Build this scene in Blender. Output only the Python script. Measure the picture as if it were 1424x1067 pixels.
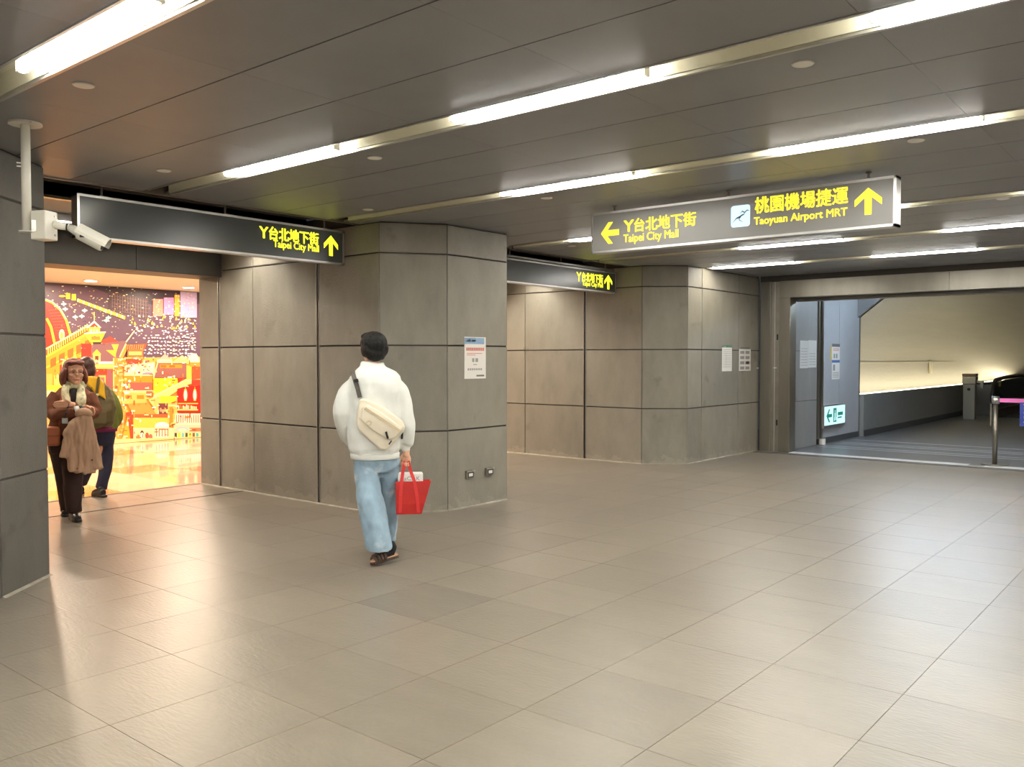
import bpy, bmesh, math, random
from mathutils import Vector, Matrix, noise
import numpy as np
random.seed(7)
for o in list(bpy.data.objects): bpy.data.objects.remove(o, do_unlink=True)
S = bpy.context.scene
COL = S.collection
# ------------------------------------------------------------------ camera
FPX, YAW, PITCH, CH = 1202.2, 0.6901152, -0.0289976, 1.494
IW, IH = 1424, 1067
cam = bpy.data.cameras.new('camera'); camo = bpy.data.objects.new('camera', cam); COL.objects.link(camo)
cam.sensor_fit = 'HORIZONTAL'; cam.sensor_width = 36.0; cam.lens = FPX / IW * 36.0
camo.location = (0, 0, CH); camo.rotation_euler = (math.pi/2 + PITCH, 0, YAW)
cam.clip_start = 0.05; cam.clip_end = 200
S.camera = camo
# ------------------------------------------------------------------ world, exposure
W = bpy.data.worlds.new('world'); S.world = W; W.use_nodes = True
W.node_tree.nodes['Background'].inputs[0].default_value = (0.9, 0.95, 1.0, 1)
W.node_tree.nodes['Background'].inputs[1].default_value = 0.02
S.view_settings.view_transform = 'Standard'; S.view_settings.look = 'None'
S.view_settings.exposure = 0.95; S.view_settings.gamma = 1.0
S.view_settings.use_curve_mapping = False
TUBE = 46.0          # radiance of a lit fluorescent tube
TUBE_COL = (1.0, 0.965, 0.905)
MALL_W = 22.0        # watts of one warm mall downlight
MALL_COL = (1.0, 0.80, 0.60)

# ------------------------------------------------------------------ pixel helpers (a pixel gives a direction)
FW = Vector((-math.sin(YAW)*math.cos(PITCH), math.cos(YAW)*math.cos(PITCH), math.sin(PITCH)))
RT = Vector((math.cos(YAW), math.sin(YAW), 0)); UP = RT.cross(FW); CAM = Vector((0, 0, CH))
def ray(x, y): return FW + RT*((x-IW/2)/FPX) - UP*((y-533.5)/FPX)
def atz(x, y, z=0.0):
    d = ray(x, y); return CAM + d*((z-CH)/d.z)
def atx(x, y, X):
    d = ray(x, y); return CAM + d*(X/d.x)
def aty(x, y, Y):
    d = ray(x, y); return CAM + d*(Y/d.y)

# ------------------------------------------------------------------ materials
def srgb(r, g, b):
    f = lambda c: (c/255/12.92) if c/255 <= 0.04045 else ((c/255+0.055)/1.055)**2.4
    return (f(r), f(g), f(b))
MATS = {}
def mat(name, col, rough=0.6, metal=0.0, var=0.0, scale=6.0, bump=0.0, bscale=60.0, stretch=(1,1,1), emit=None, estr=0.0, rnd=0.0, spec=0.5, wear=None, coat=0.0, trans=0.0, rvar=0.0, world=False, base=None):
    if name in MATS: return MATS[name]
    m = bpy.data.materials.new(name); m.use_nodes = True; nt = m.node_tree; N = nt.nodes; L = nt.links
    b = N['Principled BSDF']
    b.inputs['Base Color'].default_value = (*col, 1); b.inputs['Roughness'].default_value = rough
    b.inputs['Metallic'].default_value = metal; b.inputs['Specular IOR Level'].default_value = spec
    b.inputs['Coat Weight'].default_value = coat; b.inputs['Transmission Weight'].default_value = trans
    if emit:
        b.inputs['Emission Color'].default_value = (*emit, 1); b.inputs['Emission Strength'].default_value = estr
    tc = N.new('ShaderNodeTexCoord'); mp = N.new('ShaderNodeMapping'); gp = N.new('ShaderNodeNewGeometry'); co = gp.outputs['Position'] if world else tc.outputs['Object']; L.new(co, mp.inputs[0])
    mp.inputs['Scale'].default_value = stretch
    cur = None
    if var > 0 or rnd > 0:
        vadd = None
        if var > 0:
            n = N.new('ShaderNodeTexNoise'); n.inputs['Scale'].default_value = scale; n.inputs['Detail'].default_value = 6; n.inputs['Roughness'].default_value = 0.62
            L.new(mp.outputs[0], n.inputs['Vector'])
            mr = N.new('ShaderNodeMapRange'); mr.inputs[1].default_value = 0.3; mr.inputs[2].default_value = 0.7
            mr.inputs[3].default_value = 1-var; mr.inputs[4].default_value = 1+var
            L.new(n.outputs['Fac'], mr.inputs[0]); vadd = mr.outputs[0]
            if rvar > 0:
                mq = N.new('ShaderNodeMapRange'); mq.inputs[1].default_value = 0.3; mq.inputs[2].default_value = 0.7
                mq.inputs[3].default_value = rough-rvar; mq.inputs[4].default_value = rough+rvar
                L.new(n.outputs['Fac'], mq.inputs[0]); L.new(mq.outputs[0], b.inputs['Roughness'])
        if rnd > 0:
            oi = N.new('ShaderNodeObjectInfo'); ge = N.new('ShaderNodeNewGeometry')
            ad = N.new('ShaderNodeMath'); ad.operation = 'ADD'; L.new(oi.outputs['Random'], ad.inputs[0]); L.new(ge.outputs['Random Per Island'], ad.inputs[1])
            fr = N.new('ShaderNodeMath'); fr.operation = 'FRACT'; L.new(ad.outputs[0], fr.inputs[0])
            m2 = N.new('ShaderNodeMapRange'); m2.inputs[3].default_value = 1-rnd; m2.inputs[4].default_value = 1+rnd
            L.new(fr.outputs[0], m2.inputs[0])
            if vadd is not None:
                mu = N.new('ShaderNodeMath'); mu.operation = 'MULTIPLY'; L.new(vadd, mu.inputs[0]); L.new(m2.outputs[0], mu.inputs[1]); vadd = mu.outputs[0]
            else: vadd = m2.outputs[0]
        mx = N.new('ShaderNodeVectorMath'); mx.operation = 'SCALE'; mx.inputs[0].default_value = col
        L.new(vadd, mx.inputs['Scale']); L.new(mx.outputs[0], b.inputs['Base Color']); cur = mx.outputs[0]
    if wear:
        n2 = N.new('ShaderNodeTexNoise'); n2.inputs['Scale'].default_value = wear[1]; n2.inputs['Detail'].default_value = 8
        L.new(co, n2.inputs['Vector'])
        r2 = N.new('ShaderNodeMapRange'); r2.inputs[1].default_value = wear[2]; r2.inputs[2].default_value = wear[2]+0.12; r2.inputs[3].default_value = 0; r2.inputs[4].default_value = wear[3]
        L.new(n2.outputs['Fac'], r2.inputs[0])
        mi = N.new('ShaderNodeMix'); mi.data_type = 'RGBA'; L.new(r2.outputs[0], mi.inputs[0])
        if cur is not None: L.new(cur, mi.inputs[6])
        else: mi.inputs[6].default_value = (*col, 1)
        mi.inputs[7].default_value = (*wear[0], 1); L.new(mi.outputs[2], b.inputs['Base Color'])
    if base:
        sx = N.new('ShaderNodeSeparateXYZ'); L.new(gp.outputs['Position'], sx.inputs[0])
        n4 = N.new('ShaderNodeTexNoise'); n4.inputs['Scale'].default_value = 7; n4.inputs['Detail'].default_value = 5; L.new(gp.outputs['Position'], n4.inputs['Vector'])
        hm_ = N.new('ShaderNodeMapRange'); hm_.inputs[1].default_value = 0.35; hm_.inputs[2].default_value = 0.75; hm_.inputs[3].default_value = 0.0; hm_.inputs[4].default_value = 0.17; L.new(n4.outputs['Fac'], hm_.inputs[0])
        cm = N.new('ShaderNodeMath'); cm.operation = 'LESS_THAN'; L.new(sx.outputs['Z'], cm.inputs[0]); L.new(hm_.outputs[0], cm.inputs[1])
        sc4 = N.new('ShaderNodeMath'); sc4.operation = 'MULTIPLY'; L.new(cm.outputs[0], sc4.inputs[0]); sc4.inputs[1].default_value = 0.45
        mb_ = N.new('ShaderNodeMix'); mb_.data_type = 'RGBA'; L.new(sc4.outputs[0], mb_.inputs[0]); L.new(b.inputs['Base Color'].links[0].from_socket, mb_.inputs[6]); mb_.inputs[7].default_value = (*base, 1); L.new(mb_.outputs[2], b.inputs['Base Color'])
    if bump > 0:
        n3 = N.new('ShaderNodeTexNoise'); n3.inputs['Scale'].default_value = bscale; n3.inputs['Detail'].default_value = 5
        L.new(mp.outputs[0], n3.inputs['Vector'])
        bp = N.new('ShaderNodeBump'); bp.inputs['Strength'].default_value = bump; bp.inputs['Distance'].default_value = 0.01
        L.new(n3.outputs['Fac'], bp.inputs['Height']); L.new(bp.outputs[0], b.inputs['Normal'])
    MATS[name] = m; return m
def emis(name, col, strength):
    return mat(name, (0.02, 0.02, 0.02), 0.5, emit=col, estr=strength)

STONE = mat('wall stone', (0.232, 0.212, 0.172), 0.62, var=0.11, scale=5.0, bump=0.5, bscale=150, stretch=(1,1,0.45), rnd=0.08, wear=((0.13,0.105,0.08), 3.5, 0.64, 0.55), base=(0.34,0.30,0.24))
CORE = mat('dark core', (0.06, 0.052, 0.044), 0.9)  # plain dark colour of the cores and backings behind the panels
FLOORM = mat('floor tile', (0.215, 0.187, 0.149), 0.33, var=0.08, scale=4.0, bump=0.22, bscale=38, stretch=(0.5,1.6,1), rnd=0.07, rvar=0.012, spec=0.6, world=True, wear=((0.165,0.142,0.112), 0.9, 0.58, 0.5))
GROUT = mat('floor grout', (0.13, 0.115, 0.09), 0.8)
CEILM = mat('ceiling panel', (0.222, 0.224, 0.230), 0.44, var=0.06, scale=2.0, rnd=0.06, bump=0.05, bscale=200)
BLACK = mat('matt black', (0.012, 0.012, 0.012), 0.6)
DARKM = mat('dark duct', (0.05, 0.052, 0.056), 0.5)
ALU = mat('brushed aluminium', (0.55, 0.54, 0.51), 0.32, metal=0.9, var=0.06, scale=8)
STEEL = mat('stainless steel', (0.27, 0.25, 0.21), 0.34, metal=0.85, var=0.12, scale=4, stretch=(1,1,0.2))
WHITEM = mat('white enamel', (0.78, 0.76, 0.70), 0.4)
CREAM = mat('reflector cream', (0.72, 0.70, 0.58), 0.35)
TUBEM = emis('lit tube', TUBE_COL, TUBE)
CCTVM = mat('camera white plastic', (0.75, 0.72, 0.62), 0.35)

# ------------------------------------------------------------------ mesh building
class MB:
    def __init__(s): s.v = []; s.f = []; s.m = []; s.c = []; s.mi = 0; s.col = None
    def add(s, vs, fs):
        o = len(s.v); s.v += [tuple(v) for v in vs]
        for f in fs: s.f.append([o+i for i in f]); s.m.append(s.mi); s.c.append(s.col)
        return s
    def box(s, x0, x1, y0, y1, z0, z1, M=None):
        vs = [Vector((x, y, z)) for z in (z0, z1) for y in (y0, y1) for x in (x0, x1)]
        if M is not None: vs = [M @ v for v in vs]
        return s.add(vs, [(0,2,3,1),(4,5,7,6),(0,1,5,4),(2,6,7,3),(0,4,6,2),(1,3,7,5)])
    def prism(s, poly, z0, z1, M=None):
        n = len(poly)
        vs = [Vector((p[0], p[1], z0)) for p in poly] + [Vector((p[0], p[1], z1)) for p in poly]
        if M is not None: vs = [M @ v for v in vs]
        return s.add(vs, [tuple(range(n-1, -1, -1)), tuple(range(n, 2*n))] + [(i, (i+1) % n, n+(i+1) % n, n+i) for i in range(n)])
    def rings(s, rs, cap=True):
        n = len(rs[0]); o = []
        vs = [p for r in rs for p in r]
        fs = [(k*n+i, k*n+(i+1) % n, (k+1)*n+(i+1) % n, (k+1)*n+i) for k in range(len(rs)-1) for i in range(n)]
        if cap: fs += [tuple(range(n-1, -1, -1)), tuple((len(rs)-1)*n+i for i in range(n))]
        return s.add(vs, fs)
    def tube(s, pts, rad, n=10, flat=1.0, up=None):
        pts = [Vector(p) for p in pts]
        if not hasattr(rad, '__len__'): rad = [rad]*len(pts)
        rs = []; ref = Vector(up) if up else None
        for i, p in enumerate(pts):
            t = (pts[min(i+1, len(pts)-1)] - pts[max(i-1, 0)]).normalized()
            if ref is None:
                ref = Vector((0, 0, 1)) if abs(t.z) < 0.9 else Vector((1, 0, 0))
            a = (ref - t*ref.dot(t))
            if a.length < 1e-5: a = t.orthogonal()
            a.normalize(); b = t.cross(a)
            if not up: ref = a
            rs.append([p + a*(math.cos(2*math.pi*k/n)*rad[i]*flat) + b*(math.sin(2*math.pi*k/n)*rad[i]) for k in range(n)])
        return s.rings(rs)
    def limb(s, pts, n=14, sub=4):
        """pts: (x,y,z,r) smoothed with Catmull-Rom"""
        P = [np.array(p, float) for p in pts]; out = []
        for i in range(len(P)-1):
            a, b, c, d = P[max(i-1,0)], P[i], P[i+1], P[min(i+2,len(P)-1)]
            for k in range(sub):
                t = k/sub
                out.append(0.5*((2*b)+(c-a)*t+(2*a-5*b+4*c-d)*t*t+(3*b-a-3*c+d)*t**3))
        out.append(P[-1])
        return s.tube([o[:3] for o in out], [max(o[3], .002) for o in out], n)
    def loft(s, rows, n=24, p=2.3):
        """rows: (cx,cy,z,rx,ry) horizontal super-ellipses"""
        rs = []
        for cx, cy, z, rx, ry in rows:
            r = []
            for k in range(n):
                a = 2*math.pi*k/n; c, q = math.cos(a), math.sin(a)
                r.append(Vector((cx+rx*math.copysign(abs(c)**(2/p), c), cy+ry*math.copysign(abs(q)**(2/p), q), z)))
            rs.append(r)
        return s.rings(rs)
    def ell(s, c, r, M=None, nu=16, nv=10):
        c = Vector(c); vs = []; fs = []
        for j in range(1, nv):
            th = math.pi*j/nv
            for i in range(nu):
                ph = 2*math.pi*i/nu
                v = Vector((r[0]*math.sin(th)*math.cos(ph), r[1]*math.sin(th)*math.sin(ph), r[2]*math.cos(th)))
                vs.append(c + (M @ v if M is not None else v))
        e = Vector((0, 0, r[2])); t = len(vs)
        vs += [c + (M @ e if M is not None else e), c - (M @ e if M is not None else e)]
        for j in range(nv-2):
            for i in range(nu): fs.append((j*nu+i, (j+1)*nu+i, (j+1)*nu+(i+1) % nu, j*nu+(i+1) % nu))
        for i in range(nu):
            fs.append((t, i, (i+1) % nu)); fs.append((t+1, (nv-2)*nu+(i+1) % nu, (nv-2)*nu+i))
        return s.add(vs, fs)
    def cyl(s, c, r, z0, z1, n=20, r2=None):
        r2 = r if r2 is None else r2
        return s.rings([[Vector((c[0]+q*math.cos(2*math.pi*k/n), c[1]+q*math.sin(2*math.pi*k/n), z)) for k in range(n)] for q, z in ((r, z0), (r2, z1))])
    def mesh(s, name, mats=None, smooth=False):
        me = bpy.data.meshes.new(name); me.from_pydata(s.v, [], s.f)
        for m in (mats or []): me.materials.append(m)
        me.polygons.foreach_set('material_index', s.m)
        if smooth: me.polygons.foreach_set('use_smooth', [True]*len(s.f))
        if any(c is not None for c in s.c):
            ca = me.color_attributes.new('Col', 'FLOAT_COLOR', 'CORNER'); data = []
            for f, c in zip(s.f, s.c): data += list((*(c or (0.5,0.5,0.5)), 1.0))*len(f)
            ca.data.foreach_set('color', data)
        me.update(); return me
    def build(s, name, m, parent=None, smooth=False, bevel=0.0, fix=False):
        me = s.mesh(name, m if isinstance(m, (list, tuple)) else [m], smooth)
        if fix:
            bm = bmesh.new(); bm.from_mesh(me); bmesh.ops.recalc_face_normals(bm, faces=bm.faces); bm.to_mesh(me); bm.free()
        o = bpy.data.objects.new(name, me); COL.objects.link(o)
        if parent: o.parent = parent
        if bevel > 0:
            md = o.modifiers.new('bevel', 'BEVEL'); md.width = bevel; md.segments = 2; md.limit_method = 'ANGLE'
        return o
def tag(o, label=None, cat=None, group=None, kind=None):
    if label: o['label'] = label
    if cat: o['category'] = cat
    if group: o['group'] = group
    if kind: o['kind'] = kind
    return o
def empty(name, loc=(0,0,0), rz=0, label=None, cat=None, group=None, kind=None):
    o = bpy.data.objects.new(name, None); COL.objects.link(o); o.location = loc; o.rotation_euler = (0, 0, rz)
    o.empty_display_size = 0.1
    return tag(o, label, cat, group, kind)
def fuse(mb, name, m, parent, voxel=0.008, smooth=4, wob=None):
    """voxel-union of closed pieces into one continuous smooth surface"""
    me0 = mb.mesh(name, [m]); bm = bmesh.new(); bm.from_mesh(me0); bmesh.ops.recalc_face_normals(bm, faces=bm.faces); bm.to_mesh(me0); bm.free()
    t = bpy.data.objects.new('tmp', me0); COL.objects.link(t)
    r = t.modifiers.new('r', 'REMESH'); r.mode = 'VOXEL'; r.voxel_size = voxel
    if smooth:
        q = t.modifiers.new('s', 'SMOOTH'); q.factor = 0.5; q.iterations = smooth
    dg = bpy.context.evaluated_depsgraph_get(); me = bpy.data.meshes.new_from_object(t.evaluated_get(dg))
    bpy.data.objects.remove(t, do_unlink=True); bpy.data.meshes.remove(me0)
    if wob:
        amp, sc, off, st = wob
        n = len(me.vertices); co = np.empty(n*3); me.vertices.foreach_get('co', co); nn = np.empty(n*3); me.vertices.foreach_get('normal', nn)
        co = co.reshape(-1, 3); nn = nn.reshape(-1, 3)
        for i in range(n):
            c = co[i]; d = noise.noise(Vector((c[0]*sc*st[0]+off, c[1]*sc*st[1], c[2]*sc*st[2])))
            d += 0.5*noise.noise(Vector((c[0]*sc*2.3*st[0]+off+9, c[1]*sc*2.3*st[1], c[2]*sc*2.3*st[2])))
            co[i] += nn[i]*amp*d
        me.vertices.foreach_set('co', co.ravel())
    me.name = name; me.materials.clear(); me.materials.append(m)
    me.polygons.foreach_set('use_smooth', [True]*len(me.polygons)); me.polygons.foreach_set('material_index', [0]*len(me.polygons))
    o = bpy.data.objects.new(name, me); COL.objects.link(o); o.parent = parent
    return o

# ================================================================== STRUCTURE
CZ = 2.80            # hall ceiling height
XW = -5.85           # plane of the pillar faces
XB0, XB1 = -8.93, -9.42   # beam over the side openings
XM = -15.0           # mural wall
YG = 13.35           # steel gate frame
# ---- floor: slab + 0.6 m tiles
slab = MB().box(-9.44, 9.0, -6.2, 13.28, -0.20, -0.010).build('floor', GROUT); tag(slab, 'grey stone tiled concourse floor', kind='structure')
T = 0.6; TX0, TY0 = -3.48, 2.24
tile_me = MB().box(0.0015, T-0.0015, 0.0015, T-0.0015, -0.012, 0.0).mesh('floor_tile', [FLOORM])
tile_dk = MB().box(0.0015, T-0.0015, 0.0015, T-0.0015, -0.012, 0.0).mesh('floor_tile', [mat('darker floor tile', (0.185, 0.166, 0.135), 0.42, var=0.1, scale=5, bump=.25, bscale=45, stretch=(.35,1.4,1))])
PILL = [(-9.3, XW-0.5, -7, 2.4), (-9.3, XW-0.4, 5.75, 7.0), (-9.3, XW-0.4, 10.8, 14)]
cand = []
for i in range(-11, 21):
    for j in range(-14, 20):
        x, y = TX0+i*T, TY0+j*T
        if x < -9.6 or y < -6.2 or y+T > 13.45: continue
        if x < -9.5 or y+T > 13.29 or any(a < x+T/2 < b and c < y+T/2 < d and x+T < b+.01 for a, b, c, d in PILL): continue
        d = Vector((x+T/2, y+T/2)); fwd = d.dot(Vector((-math.sin(YAW), math.cos(YAW)))); rt = d.dot(Vector((math.cos(YAW), math.sin(YAW))))
        vis = fwd > 1.8 and abs(rt) < fwd*0.68+0.3
        cand.append((0 if vis else 1, d.length, x, y))
cand.sort()
rest = MB()
for k, (nv, dd, x, y) in enumerate(cand):
    if k < 290 and nv == 0:
        dk = abs(x+.3-atz(600, 836).x) < .3 and abs(y+.3-atz(600, 836).y) < .3
        o = bpy.data.objects.new('floor_tile', tile_dk if dk else tile_me); COL.objects.link(o); o.parent = slab; o.location = (x, y, 0)
    else: rest.box(x+0.0015, x+T-0.0015, y+0.0015, y+T-0.0015, -0.012, 0.0)
o = rest.build('floor_tile_field', FLOORM, slab); tag(o, kind='stuff')

# ---- ceiling: backing + 1.2 x 0.6 panels, strip-light slots
STRIPS = [-3.85, -2.02, -0.20, 1.645, 3.485, 5.29, 7.82, 9.63, 11.48]
SW = 0.09            # half slot width
ceil = MB().box(-6.55, 9.0, -6.2, 13.28, CZ+0.14, CZ+0.30).build('ceiling', CORE); tag(ceil, 'dark grey-brown panelled metal ceiling', kind='structure')
edges = []
ys = [-6.2] + STRIPS + [13.28]
rows = []
for k in range(len(ys)-1):
    a = ys[k] + (SW if k > 0 else 0); b = ys[k+1] - (SW if k < len(ys)-2 else 0)
    n = max(1, round((b-a)/0.6))
    for q in range(n): rows.append((a+(b-a)*q/n, a+(b-a)*(q+1)/n))
xs = [-6.55] + [-5.91+1.204*k for k in range(13)]
crest = MB()
for (a, b) in rows:
    for k in range(len(xs)-1):
        x0, x1 = xs[k], xs[k+1]; g = 0.0038
        if b > 0.3 and x0 < 1.0:
            MB().box(x0+.0007, x1-.0007, a+g, b-g, CZ, CZ+0.02).build('ceiling_panel', CEILM, ceil)
        else: crest.box(x0+g, x1-g, a+g, b-g, CZ, CZ+0.02)
tag(crest.build('ceiling_panel_field', CEILM, ceil), kind='stuff')

# ---- stone-clad pillars
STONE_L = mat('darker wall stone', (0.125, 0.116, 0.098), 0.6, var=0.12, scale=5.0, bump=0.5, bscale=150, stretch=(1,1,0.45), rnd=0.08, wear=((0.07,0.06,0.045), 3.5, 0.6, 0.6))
def clad(parent, a, b, cuts, hs, out, gap=0.013, th=0.03, slots=(), sm=None):
    """panels on the vertical face from a to b (xy); cuts = fractions; hs = joint heights; out = outward normal"""
    a = Vector((*a, 0)); b = Vector((*b, 0)); d = (b-a); L = d.length; d.normalize(); n = Vector((*out, 0)).normalized()
    for i in range(len(cuts)-1):
        for j in range(len(hs)-1):
            u0, u1 = cuts[i]*L, cuts[i+1]*L
            g0 = gap/2 if i > 0 else 0.006; g1 = gap/2 if i < len(cuts)-2 else 0.006
            if cuts[i] in slots: g0 = 0.022
            if cuts[i+1] in slots: g1 = 0.022
            z0, z1 = hs[j]+(gap/2 if j else 0), hs[j+1]-gap/2
            M = Matrix(((d.x, n.x, 0, a.x), (d.y, n.y, 0, a.y), (0, 0, 1, 0), (0, 0, 0, 1)))
            bv = 0.004
            mb = MB()
            p = [(u0+g0, z0), (u1-g1, z0), (u1-g1, z1), (u0+g0, z1)]
            q = [(u0+g0+bv, z0+bv), (u1-g1-bv, z0+bv), (u1-g1-bv, z1-bv), (u0+g0+bv, z1-bv)]
            vs = [M @ Vector((x, -th, z)) for x, z in p] + [M @ Vector((x, -bv, z)) for x, z in p] + [M @ Vector((x, 0, z)) for x, z in q]
            fs = [(3,2,1,0)] + [(k, (k+1) % 4, 4+(k+1) % 4, 4+k) for k in range(4)] + [(4+k, 4+(k+1) % 4, 8+(k+1) % 4, 8+k) for k in range(4)] + [(8,9,10,11)]
            mb.add(vs, fs); mb.build('stone_panel', sm or STONE, parent, fix=True)
def pillar(name, poly, label):
    cx = sum(p[0] for p in poly)/len(poly); cy = sum(p[1] for p in poly)/len(poly)
    o = MB().prism(poly, 0.0, CZ+0.12).build(name, CORE, fix=True)
    return tag(o, label, kind='structure')
HS = [0.0, 0.785, 1.62, 2.505, CZ-0.004]
in_ = 0.031
# left pillar
wl = pillar('wall_left', [(XB1, -6.2), (XW-in_, -6.2), (XW-in_, 2.09), (XW-.009, 2.10), (-6.24, 2.532), (XB1, 2.52)], 'stone-clad pillar under the security camera')
HL = [0.0, 0.735, 1.648, 2.50, CZ-0.004]
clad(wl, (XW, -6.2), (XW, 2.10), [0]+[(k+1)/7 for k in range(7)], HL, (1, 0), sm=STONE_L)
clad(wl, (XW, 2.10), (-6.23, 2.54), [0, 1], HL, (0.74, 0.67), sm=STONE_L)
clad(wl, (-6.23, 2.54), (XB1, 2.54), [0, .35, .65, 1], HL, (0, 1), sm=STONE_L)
# middle pillar
YR = 5.57
wc = pillar('wall_center', [(XB1, YR+in_), (-6.27, YR+in_), (-6.244, YR+.010), (XW-.009, 6.106), (XW-in_, 6.14), (XW-in_, 6.97), (XW-.009, 6.998), (-6.255, 7.43), (XB1, 7.42)], 'stone-clad pillar behind the walking man')
xr = [aty(x, 600, YR).x for x in (277, 307, 353, 443)]
def fr(x): return (-6.24-x)/(-6.24-XB1)
c_slots = [fr(xr[3]), fr(-8.99)]
clad(wc, (-6.24, YR), (XB1, YR), [0, c_slots[0], fr(xr[2]), c_slots[1], 1], HS, (0, -1), slots=c_slots)
clad(wc, (-6.24, YR), (XW, 6.10), [0, 1], HS, (0.79, -0.61))
clad(wc, (XW, 6.10), (XW, 7.003), [0, 1], HS, (1, 0))
clad(wc, (XW, 7.003), (-6.25, 7.44), [0, 1], HS, (0.74, 0.67))
clad(wc, (-6.25, 7.44), (XB1, 7.44), [0, .3, .65, 1], HS, (0, 1))
# far pillar
YF = 10.55
wf = pillar('wall_far', [(XB1, YF+in_), (-6.37, YF+in_), (-6.344, YF+.010), (XW-.009, 10.976), (XW-in_, 11.0), (XW-in_, 13.4), (XB1, 13.4)], 'stone-clad pillar beside the steel gate')
def ff(x): return (-6.34-x)/(-6.34-XB1)
fs_ = [ff(-7.313)]
clad(wf, (-6.34, YF), (XB1, YF), [0, fs_[0], ff(-8.446), 1], HS, (0, -1), slots=fs_)
clad(wf, (-6.34, YF), (XW, 10.97), [0, 1], HS, (0.65, -0.76))
clad(wf, (XW, 10.97), (XW, 13.40), [0, (11.40-10.97)/2.43, (12.62-10.97)/2.43, 1], HS, (1, 0))
SEAL = mat('pale floor sealant', (0.31, 0.28, 0.225), 0.8, var=.35, scale=9)
def seal(parent, a, b, out):
    a = Vector((*a, 0)); b = Vector((*b, 0)); n = Vector((*out, 0)).normalized(); h = Vector((0, 0, .011))
    MB().add([a+n*.0005, b+n*.0005, b+n*.022, a+n*.022, a+n*.0005+h, b+n*.0005+h, b+n*.012+h*.5, a+n*.012+h*.5], [(0,3,2,1),(4,5,6,7),(0,1,5,4),(1,2,6,5),(2,3,7,6),(3,0,4,7)]).build('floor_sealant', SEAL, parent, fix=True)
seal(wl, (XW, 2.10), (-6.23, 2.54), (0.74, 0.67))
for a_, b_, n_ in (((-6.24, YR), (XB1, YR), (0, -1)), ((-6.24, YR), (XW, 6.10), (0.79, -0.61)), ((XW, 6.10), (XW, 7.003), (1, 0))): seal(wc, a_, b_, n_)
for a_, b_, n_ in (((-6.34, YF), (XB1, YF), (0, -1)), ((-6.34, YF), (XW, 10.97), (0.65, -0.76)), ((XW, 10.97), (XW, 13.30), (1, 0))): seal(wf, a_, b_, n_)
# shutter guide rails set in the two slots of each reveal
def rail(x, y, label):
    t = empty('shutter_guide_rail', (x, y, 0), 0, label, 'guide rail')
    MB().box(-0.0225, -0.0175, -0.004, 0.028, 0, CZ-0.16).build('rail_flange', ALU, t)
    MB().box(0.0175, 0.0225, -0.004, 0.028, 0, CZ-0.16).build('rail_flange', ALU, t)
    MB().box(-0.0175, 0.0175, 0.012, 0.028, 0, CZ-0.16).build('rail_channel', BLACK, t)
rail(xr[3], YR, 'dark metal shutter rail in the pillar side beside the walking man')
rail(-8.99, YR, 'metal shutter rail beside the mall doorway beam')
rail(-7.313, YF, 'dark metal shutter rail in the far wall under the small lit sign')

# ---- beams over the two openings
def beam(name, y0, y1, label):
    o = MB().box(XB1+.02, XB0-.02, y0, y1, 2.45, CZ+0.12).build(name, CORE); tag(o, label, kind='structure')
    n = 3
    for k in range(n):
        a, b = y0+(y1-y0)*k/n+0.003, y0+(y1-y0)*(k+1)/n-0.003
        MB().box(XB0-.02, XB0, a, b, 2.43, CZ).build('beam_panel', STONE_D, o)
        MB().box(XB1+.02, XB0-.02, a, b, 2.43, 2.45).build('beam_panel', STONE_D, o)
    return o
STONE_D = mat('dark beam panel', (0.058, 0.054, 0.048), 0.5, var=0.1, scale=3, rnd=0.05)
beam('trim_1', 2.54, YR, 'dark beam over the doorway to the mural')
beam('trim_2', 7.44, YF, 'dark beam over the far side opening')
# ---- passage ceilings with recess, duct and a strip of light
def passage(name, y0, y1, label):
    o = MB().box(XB0, -7.35, y0, y1, CZ, CZ+0.12).build(name, CEILM); tag(o, label, kind='structure')
    MB().box(-7.36, -6.53, y0, y1, CZ+0.5, CZ+0.55).build('recess_top', RECM, o)
    MB().box(-7.37, -7.35, y0, y1, CZ+0.02, CZ+0.5).build('recess_side', RECM, o)
    MB().box(-6.55, -6.535, y0, y1, CZ-0.012, CZ+0.5).build('recess_edge', ALU_D, o)
    MB().box(-7.28, -6.98, y0, y1, CZ+0.12, CZ+0.40).build('duct', DARKM, o)
    MB().box(-7.36, -7.30, y0, y1, CZ-0.015, CZ+0.005).build('edge_trim', ALU, o)
    return o
RECM = mat('recess paint', (0.22, 0.18, 0.15), 0.6)
ALU_D = mat('bronze trim', (0.20, 0.17, 0.14), 0.4, metal=0.5)
passage('ceiling_passage', 2.54, YR, 'low passage ceiling before the mall doorway')
passage('ceiling_passage_far', 7.44, YF, 'passage ceiling at the far side opening')
# hidden shells that close the hall
for nm, b in (('wall_right', (9.0, 9.1, -6.2, 13.4, 0, CZ+.2)), ('wall_rear', (XW-.1, 9.1, -6.3, -6.2, 0, CZ+.2))):
    tag(MB().box(*b).build(nm, STONE), 'plain stone wall closing the concourse', kind='structure')

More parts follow.
